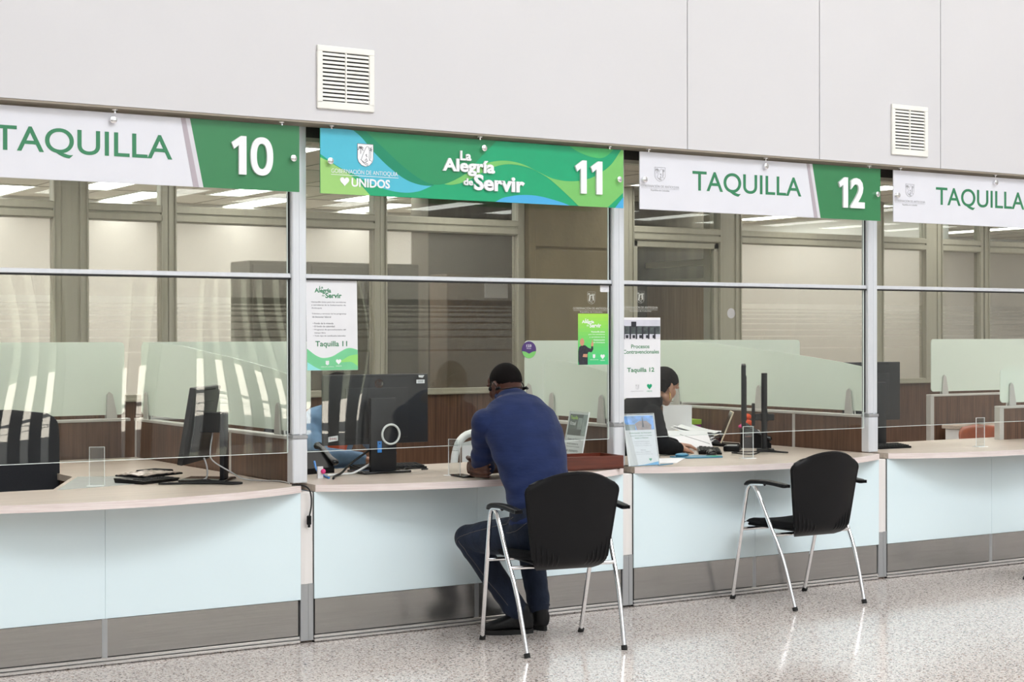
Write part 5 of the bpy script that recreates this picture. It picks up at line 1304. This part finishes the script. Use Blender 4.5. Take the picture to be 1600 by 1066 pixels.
# right hand wraps the left elbow: fingers come round its outer side, tips towards the viewer
f_ = V((-.98, -.14, .02)); mb.loft([(WRR, .022, .024), (WRR+f_*.035, .017, .032), (WRR+f_*.07, .014, .036), (WRR+f_*.088, .012, .035)], (0, 1, 0), 16)
tipsR = []
for k, (z, out, ln, zz) in enumerate(((.846, .004, 0, .846), (.824, -.002, .010, .825), (.803, .001, .012, .805), (.784, .010, .002, .786))):
    pts = [V((.940, -.128, z)), V((.902+out, -.158, z+.002)), V((.876+out, -.206, z+.003)), V((.870+out, -.266, (z+zz)/2)), V((.882+out*.6, -.318-ln*.5, zz-.002)), V((.906, -.338-ln*.3, zz-.002))]
    pp = spline(pts, 3); R_ = [.0098, .0098, .0098, .0095, .0099, .0098, .0090, .0086, .0092, .0092, .0086, .0083, .0082, .0081, .0080, .0074]
    mb.loft([(q, r, r) for q, r in zip(pp, R_)], (0, 0, 1), 12); tipsR.append((pp[-1], (pp[-1]-pp[-3]).normalized()))
limb(mb, [(V((.965, -.110, .842)), .0135), (V((.925, -.128, .864)), .0120), (V((.884, -.165, .872)), .0112), (V((.862, -.215, .868)), .0100)], 12)
body = remeshed('body', mb, M['skin_dark'], man, .0045, 5)
for p, d in tipsR:
    m = MB(); q = p+V((.0, -.0075, .002)); m.ball(q, (.0055, .0022, .0042), None, 12, 8); obj('fingernail', m, M['nail'], man, 60)
eyes(man, HC, HF, HU, 1.02)
def man_hair(l):
    front = l.z-(.052+.2*max(0, l.y-.03)) if l.y > .03 else 1
    sides = l.z-(.012-.30*(-l.y-.03)) if l.y > -.03 else l.z-(.006+.10*(l.y+.08))
    if abs(l.x) > .05 and -.035 < l.y < .045: sides = l.z-.022
    return min(front, sides)
hair_cap(man, HC, HF, HU, 1.02, man_hair, M['hair'], .0032)
# sweater: trunk and sleeves to just above the elbow of the folded arms
mb = MB()
mb.loft([(p, rx+.004, ry+.006) for p, rx, ry in SP[1:-1]]+[(V((1.040, -.352, 1.160)), .100, .078)], (1, 0, 0), 32)
def fold(S, E, r0, r1, sd):
    random.seed(sd); out = []
    for k in range(13):
        t_ = k/12; r = r0+(r1-r0)*t_+.0035*math.sin(k*2.1+sd)*(.3+t_); out.append((S.lerp(E, t_), r))
    return out
limb(mb, fold(SHL+V((.006, -.004, .004)), ELL.lerp(SHL, .02), .078, .060, 1), 20); limb(mb, fold(SHR+V((-.006, -.004, .004)), ELR, .078, .060, 2), 20)
mb.ball(ELL+V((.004, .0, .006)), .058); limb(mb, [(ELR, .055), (ELR.lerp(WRR, .35), .049)], 18)
for a, r in ((SHL.lerp(V((1.035, -.41, 1.09)), .35)+V((0, -.015, .01)), .080), (SHR.lerp(V((1.035, -.41, 1.09)), .35)+V((0, -.015, .01)), .080), (SHL.lerp(V((1.035, -.39, 1.13)), .55), .075), (SHR.lerp(V((1.035, -.39, 1.13)), .55), .075), (SHL.lerp(V((1.035, -.39, 1.13)), .28), .076), (SHR.lerp(V((1.035, -.39, 1.13)), .28), .074)): mb.ball(a, (r*1.15, r, r*.85))
sw = remeshed('sweater', mb, M['sweater'], man, .0065, 9)
# drapes pulled across the back
for v, vn in [(v, v.normal.copy()) for v in sw.data.vertices]:
    w = v.co+V((1.0, -.66, 0))
    a = w.z*1.0-(w.x-1.0)*.35
    amp = .0075*max(0, min(1, (1.0-w.z)/.3))+.0018
    v.co += vn*(amp*math.sin(a*62+3*noise.noise(w*5))*(.4+.6*abs(noise.noise(w*7)))+.0035*noise.noise(w*11))
m = MB(); ring = []
for k in range(29):
    a = 2*PI*k/28; ring.append(V((1.041+.076*math.cos(a), -.335+.066*math.sin(a), 1.172-.034*math.sin(a)*-1)))
m.tube(ring, .0115, 10); obj('collar', m, M['sweater'], man, 60)
# jeans
mb = MB()
mb.loft([(V((1.0, -.690, .505)), .172, .135), (V((1.0, -.697, .56)), .186, .142), (V((1.0, -.690, .64)), .178, .133)], (1, 0, 0), 28)
for H_, K, A, sd in ((HPL, KNL, ANL, 3), (HPR, KNR, ANR, 4)):
    limb(mb, [(H_, .100), (H_.lerp(K, .35), .094), (H_.lerp(K, .7), .082), (K, .070)], 20)
    out = []
    for k in range(15):
        t_ = k/14; r = (.070-.004*t_ if t_ < .4 else .0684-.0105*(t_-.4)/.6)+.0028*math.sin(k*2.3+sd)*(abs(t_-.5)*2)**1.5; out.append((K.lerp(A, t_*.97), r))
    limb(mb, out, 20); mb.ball(K, .071)
jn = remeshed('jeans', mb, M['jeans'], man, .0065, 8)
for v, vn in [(v, v.normal.copy()) for v in jn.data.vertices]:
    w = v.co+V((1.0, -.66, 0)); v.co += vn*(.004*noise.noise(w*13)+.0025*math.sin(w.z*90+4*noise.noise(w*6))*max(0, 1-w.z/.3))
def seam(pts):
    """stitched line laid on the surface of the jeans"""
    off = V((1.0, -.66, 0)); m = MB(); out = []
    for q in spline([V(p) for p in pts], 12):
        ok, loc, nor, _ = jn.closest_point_on_mesh(q-off)
        out.append(loc+nor*.0012+off)
    m.tube(out, .0016, 6); obj('seam', m, M['stitch'], man, 60)
seam([(.80, -.70, .62), (.80, -.60, .585), (.745, -.45, .54), (.715, -.345, .50), (.725, -.30, .455)])
seam([(.715, -.33, .47), (.76, -.375, .38), (.86, -.43, .25), (.93, -.475, .15)])
seam([(.845, -.78, .60), (.81, -.72, .55), (.80, -.65, .54)])
for A, K in ((ANL, KNL), (ANR, KNR)):
    ax = (A-K).normalized(); o1 = ax.orthogonal().normalized(); o2 = ax.cross(o1); m = MB(); c = K.lerp(A, .965)
    m.tube([c+(o1*math.cos(2*PI*k/20)+o2*math.sin(2*PI*k/20))*.0535 for k in range(21)], .0035, 8); obj('trouser_hem', m, M['jeans'], man, 60)
# shoes
def shoe(t, heel, toe, mat, ank):
    heel, toe = V(heel), V(toe); f = (toe-heel).normalized(); x = f.cross(V((0, 0, 1))).normalized(); L = (toe-heel).length
    mb = MB()
    def S(tt, w, h, z): return [heel+f*(L*tt)+x*(w*math.copysign(abs(math.cos(a))**.8, math.cos(a)))+V((0, 0, z+h*math.copysign(abs(math.sin(a))**.8, math.sin(a)))) for a in [2*PI*k/20 for k in range(20)]]
    mb.rings([S(.0, .022, .03, .055), S(.02, .032, .042, .062), S(.12, .038, .052, .072), S(.3, .040, .050, .070), S(.48, .041, .040, .060), S(.66, .047, .030, .050), S(.82, .047, .023, .043), S(.94, .038, .018, .038), S(1.0, .022, .012, .034)])
    mb.loft([(V(ank)+V((0, 0, -.03)), .046, .046), (V(ank)+V((0, 0, .035)), .044, .044)], x, 18)
    sh = remeshed('shoe', mb, mat, t, .006, 5)
    m = MB(); out = []
    for k in range(32):
        a = 2*PI*k/32; c, s_ = math.cos(a), math.sin(a); u = .5+.515*c; w = .038+.009*math.sin(PI*min(1, max(0, (u-.3)/.7)))-.012*max(0, (.25-u)/.25)
        out.append(heel+f*(L*u)+x*(w*math.copysign(abs(s_)**.62, s_)))
    m.prism([V((p.x, p.y, .0)) for p in out], (0, 0, .023)); sl = obj('sole', m, M['rubber'], sh, 30)
    return sh
shoe(man, (1.075, -.480, 0), (.845, -.385, 0), M['shoe'], ANL+V((.015, -.005, -.02)))
shoe(man, (1.158, -.470, 0), (1.165, -.200, 0), M['shoe'], ANR+V((.0, .0, -.02)))
# neckband headphones worn behind the neck
f, u, x = frame_of(HF, HU); m = MB()
def HP(a, b, c): return HC+(x*a+f*b+u*c)*1.02
m.tube([HP(-.085, .012, -.002), HP(-.090, -.012, .018), HP(-.088, -.034, .004), HP(-.084, -.046, -.022), HP(-.075, -.085, -.038), HP(-.04, -.125, -.042), HP(0, -.132, -.043), HP(.04, -.125, -.042), HP(.075, -.085, -.038), HP(.084, -.046, -.022), HP(.088, -.034, .004), HP(.090, -.012, .018), HP(.085, .012, -.002)], .0026, 8, 5)
for q in (-1, 1): m.obox(HP(q*.083, -.048, -.024), (.005, .018, .007), RM(x, f, u), .003, 2); m.ball(HP(q*.084, .014, -.008), (.008, .012, .012))
obj('headphones', m, M['black'], man, 60)

# ============ the woman in black behind counter twelve
wom = thing('person', 'person in a black sweater with short dark hair bent over papers behind counter twelve', 'person', (2.45, .86, 0))
HC, HF, HU = V((2.872, .750, 1.178)), V((.90, .10, -.42)), V((.38, .04, .92))
SP = [(V((2.43, .90, .48)), .125, .17), (V((2.43, .90, .58)), .125, .165), (V((2.47, .88, .72)), .110, .150), (V((2.56, .85, .87)), .112, .165), (V((2.67, .815, .99)), .105, .180), (V((2.745, .79, 1.055)), .088, .165), (V((2.785, .775, 1.085)), .070, .10)]
ax = (.20, .98, 0)
SHR, ELR, WRR = V((2.690, .635, 1.005)), V((2.655, .500, .832)), V((2.835, .545, .803))
SHL, ELL, WRL = V((2.745, .965, 1.000)), V((2.93, 1.03, .83)), V((3.07, .86, .800))
mb = MB()
mb.loft([(p, ry-.012, rx-.012) for p, rx, ry in SP], ax, 24)
limb(mb, [(V((2.77, .78, 1.06)), .055), (V((2.805, .770, 1.095)), .050), (V((2.842, .76, 1.125)), .049)], 16)
head(mb, HC, HF, HU, .95)
for S, E, W in ((SHR, ELR, WRR), (SHL, ELL, WRL)):
    limb(mb, [(S, .050), (S.lerp(E, .5), .042), (E, .037)], 14); limb(mb, [(E, .037), (E.lerp(W, .3), .038), (E.lerp(W, .75), .028), (W, .024, .020)], 14)
hand(mb, WRR, (.80, .55, -.06), (0, 0, 1), 1, .3, .92); hand(mb, WRL, (.75, -.6, -.08), (0, 0, 1), 1, .3, .92)
for sgn in (-1, 1):
    H_, K, A = V((2.44, .90+.09*sgn, .50)), V((2.86, .82+.10*sgn, .48)), V((2.80, .82+.11*sgn, .09))
    limb(mb, [(H_, .08), (H_.lerp(K, .5), .068), (K, .052)], 14); limb(mb, [(K, .052), (K.lerp(A, .3), .052), (A, .034)], 14); mb.loft([(A, .034, .034), (A-V((0, 0, .045)), .036, .034)], (1, 0, 0), 12)
remeshed('body', mb, M['skin_tan'], wom, .0045, 4)
eyes(wom, HC, HF, HU, .95)
def wom_hair(l):
    if l.y > .02: return l.z-(.050-.1*(l.y-.02)+.0) if abs(l.x) < .055 else l.z-(.028+1.1*max(0, l.y-.03))
    if abs(l.x) > .058 and l.y > -.026: return l.z-.020
    return l.z+.055
hair_cap(wom, HC, HF, HU, .95, wom_hair, M['hair'], .014, .002)
mb = MB()
mb.loft([(p, ry+.006, rx+.008) for p, rx, ry in SP[:-1]]+[(V((2.79, .772, 1.095)), .095, .072)], ax, 28)
for S, E, W, sd in ((SHR, ELR, WRR, 5), (SHL, ELL, WRL, 6)):
    limb(mb, fold(S, E, .068, .056, sd), 18); limb(mb, [(E, .056), (E.lerp(W, .4), .050), (E.lerp(W, .88), .040)], 16); mb.ball(S, .070)
s2 = remeshed('sweater', mb, M['blackfab'], wom, .007, 8)
mb = MB(); mb.loft([(V((2.43, .90, .47)), .175, .13), (V((2.43, .90, .60)), .172, .132)], ax, 24)
for sgn in (-1, 1):
    H_, K, A = V((2.44, .90+.09*sgn, .50)), V((2.86, .82+.10*sgn, .48)), V((2.80, .82+.11*sgn, .09))
    limb(mb, [(H_, .094), (H_.lerp(K, .5), .082), (K, .066)], 18); limb(mb, [(K, .066), (K.lerp(A, .5), .062), (K.lerp(A, .97), .056)], 18)
remeshed('trousers', mb, M['blackfab'], wom, .008, 6)
for sgn in (-1, 1): shoe(wom, (2.76, .82+.11*sgn, 0), (3.0, .80+.12*sgn, 0), M['shoe'], (2.80, .82+.11*sgn, .09))
f, u, x = frame_of(HF, HU); m = MB(); p = HC+(x*.078-f*.004-u*.046)*.95
for k in range(4): m.ball(p+V((0, 0, -.011*k)), (.0045, .0045, .006), None, 10, 8)
obj('earring', m, M['gold'], wom, 60)

# ============ the worker in denim behind the large monitor
wk = thing('person', 'person in a pale denim shirt mostly hidden behind the large monitor', 'person', (.68, 1.12, 0))
HC, HF, HU = V((.725, .985, 1.165)), V((.18, -.86, -.42)), V((.05, -.35, .93))
SP = [(V((.665, 1.15, .48)), .165, .125), (V((.665, 1.15, .60)), .165, .125), (V((.672, 1.13, .74)), .150, .112), (V((.685, 1.09, .88)), .170, .112), (V((.70, 1.05, .98)), .178, .105), (V((.712, 1.02, 1.045)), .155, .088), (V((.718, 1.005, 1.075)), .095, .070)]
SHR, ELR, WRR = V((.535, 1.03, .985)), V((.545, .84, .826)), V((.765, .735, .812))
SHL, ELL, WRL = V((.875, 1.03, .985)), V((.965, .86, .83)), V((.90, .74, .806))
mb = MB(); mb.loft([(p, rx-.012, ry-.012) for p, rx, ry in SP], (1, 0, 0), 24)
limb(mb, [(V((.718, 1.01, 1.06)), .055), (V((.722, 1.0, 1.10)), .050), (V((.725, .99, 1.125)), .050)], 16)
head(mb, HC, HF, HU, .95)
for S, E, W in ((SHR, ELR, WRR), (SHL, ELL, WRL)):
    limb(mb, [(S, .050), (S.lerp(E, .5), .042), (E, .038)], 14); limb(mb, [(E, .038), (E.lerp(W, .3), .038), (E.lerp(W, .75), .028), (W, .024, .020)], 14)
hand(mb, WRR, (.8, -.55, -.1), (0, 0, 1), -1, .3, .92); hand(mb, WRL, (-.25, -.95, -.1), (0, 0, 1), 1, .3, .92)
for sgn in (-1, 1):
    H_, K, A = V((.665+.09*sgn, 1.12, .50)), V((.67+.11*sgn, .72, .48)), V((.67+.11*sgn, .78, .09))
    limb(mb, [(H_, .08), (H_.lerp(K, .5), .068), (K, .052)], 14); limb(mb, [(K, .052), (K.lerp(A, .3), .052), (A, .034)], 14); mb.loft([(A, .034, .034), (A-V((0, 0, .045)), .036, .034)], (1, 0, 0), 12)
remeshed('body', mb, M['skin_tan'], wk, .0045, 4)
eyes(wk, HC, HF, HU, .95)
hair_cap(wk, HC, HF, HU, .95, wom_hair, M['hair'], .016, .002)
mb = MB(); mb.loft([(p, rx+.006, ry+.008) for p, rx, ry in SP[:-1]]+[(V((.718, 1.0, 1.08)), .085, .066)], (1, 0, 0), 28)
for S, E, W, sd in ((SHR, ELR, WRR, 7), (SHL, ELL, WRL, 8)):
    limb(mb, fold(S, E, .066, .058, sd), 18); limb(mb, [(E, .060), (E.lerp(W, .4), .052), (E.lerp(W, .9), .041)], 16); mb.ball(S, .070)
remeshed('denim_shirt', mb, M['denim_lt'], wk, .007, 8)
mb = MB(); mb.loft([(V((.665, 1.15, .47)), .175, .13), (V((.665, 1.15, .60)), .172, .132)], (1, 0, 0), 24)
for sgn in (-1, 1):
    H_, K, A = V((.665+.09*sgn, 1.12, .50)), V((.67+.11*sgn, .72, .48)), V((.67+.11*sgn, .78, .09))
    limb(mb, [(H_, .094), (H_.lerp(K, .5), .082), (K, .066)], 18); limb(mb, [(K, .066), (K.lerp(A, .5), .062), (K.lerp(A, .97), .056)], 18)
remeshed('trousers', mb, M['jeans'], wk, .008, 6)
for sgn in (-1, 1): shoe(wk, (.67+.11*sgn, .82, 0), (.67+.12*sgn, .58, 0), M['shoe'], (.67+.11*sgn, .78, .09))
mb = MB(); mb.loft([(V((.685, .965, .815)), .075, .022), (V((.695, .945, .90)), .078, .022), (V((.70, .945, .955)), .07, .02)], (1, .1, 0), 20); remeshed('orange_bib', mb, M['orange'], wk, .006, 4)
ROOF_E, WIN_E, SUN_E, EXPO = 1750., 200., 85., -0.13
# ------------------------------------------------------------------ daylight, lamps, camera
w = bpy.data.worlds.new('sky'); SC.world = w; w.use_nodes = True; nt = w.node_tree
for n in list(nt.nodes): nt.nodes.remove(n)
o = nt.nodes.new('ShaderNodeOutputWorld'); bg = nt.nodes.new('ShaderNodeBackground'); bg.inputs[0].default_value = (.88, .94, 1, 1); bg.inputs[1].default_value = 1.6; nt.links.new(bg.outputs[0], o.inputs[0])
def area(name, loc, rot, sx, sy, e, col=(1, 1, 1)):
    l = bpy.data.lights.new(name, 'AREA'); l.shape = 'RECTANGLE'; l.size = sx; l.size_y = sy; l.energy = e; l.color = col
    q = bpy.data.objects.new(name, l); q.location = loc; q.rotation_euler = rot; COL.objects.link(q); return q
# daylight falling through the roof light of the hall
area('roof_light_daylight', (3.5, -10.9, 11.98), (0, 0, 0), 18.5, 4.8, ROOF_E, (.96, .98, 1.0))
area('tall_window_daylight', (3.5, -13.9, 7.8), (math.radians(84), 0, 0), 19.5, 7.4, WIN_E, (.95, .975, 1.0))
s = bpy.data.lights.new('sun', 'SUN'); s.energy = SUN_E; s.angle = .009; s.color = (1, .95, .86)
q = bpy.data.objects.new('sun', s); q.rotation_euler = (math.radians(-46), math.radians(8), 0); COL.objects.link(q)

cam = bpy.data.cameras.new('camera'); co = bpy.data.objects.new('camera', cam); COL.objects.link(co); SC.camera = co
cam.sensor_fit = 'HORIZONTAL'; cam.sensor_width = 36; cam.lens = 36*2600/1600; cam.clip_start = .05; cam.clip_end = 200
yaw, pitch, roll = .57160, -.0035, -.0014
f = V((math.sin(yaw)*math.cos(pitch), math.cos(yaw)*math.cos(pitch), math.sin(pitch)))
r0 = V((math.cos(yaw), -math.sin(yaw), 0)); u0 = r0.cross(f); r = r0*math.cos(roll)+u0*math.sin(roll); u = r.cross(f)
co.matrix_world = Matrix(((r.x, u.x, -f.x, -3.543), (r.y, u.y, -f.y, -7.47), (r.z, u.z, -f.z, 1.5), (0, 0, 0, 1)))
SC.view_settings.view_transform = 'Standard'; SC.view_settings.look = 'None'; SC.view_settings.gamma = 1; SC.view_settings.use_curve_mapping = False
SC.view_settings.exposure = EXPO
SC.cycles.transparent_max_bounces = 24; SC.cycles.max_bounces = 10; SC.cycles.transmission_bounces = 8; SC.cycles.sample_clamp_indirect = 6
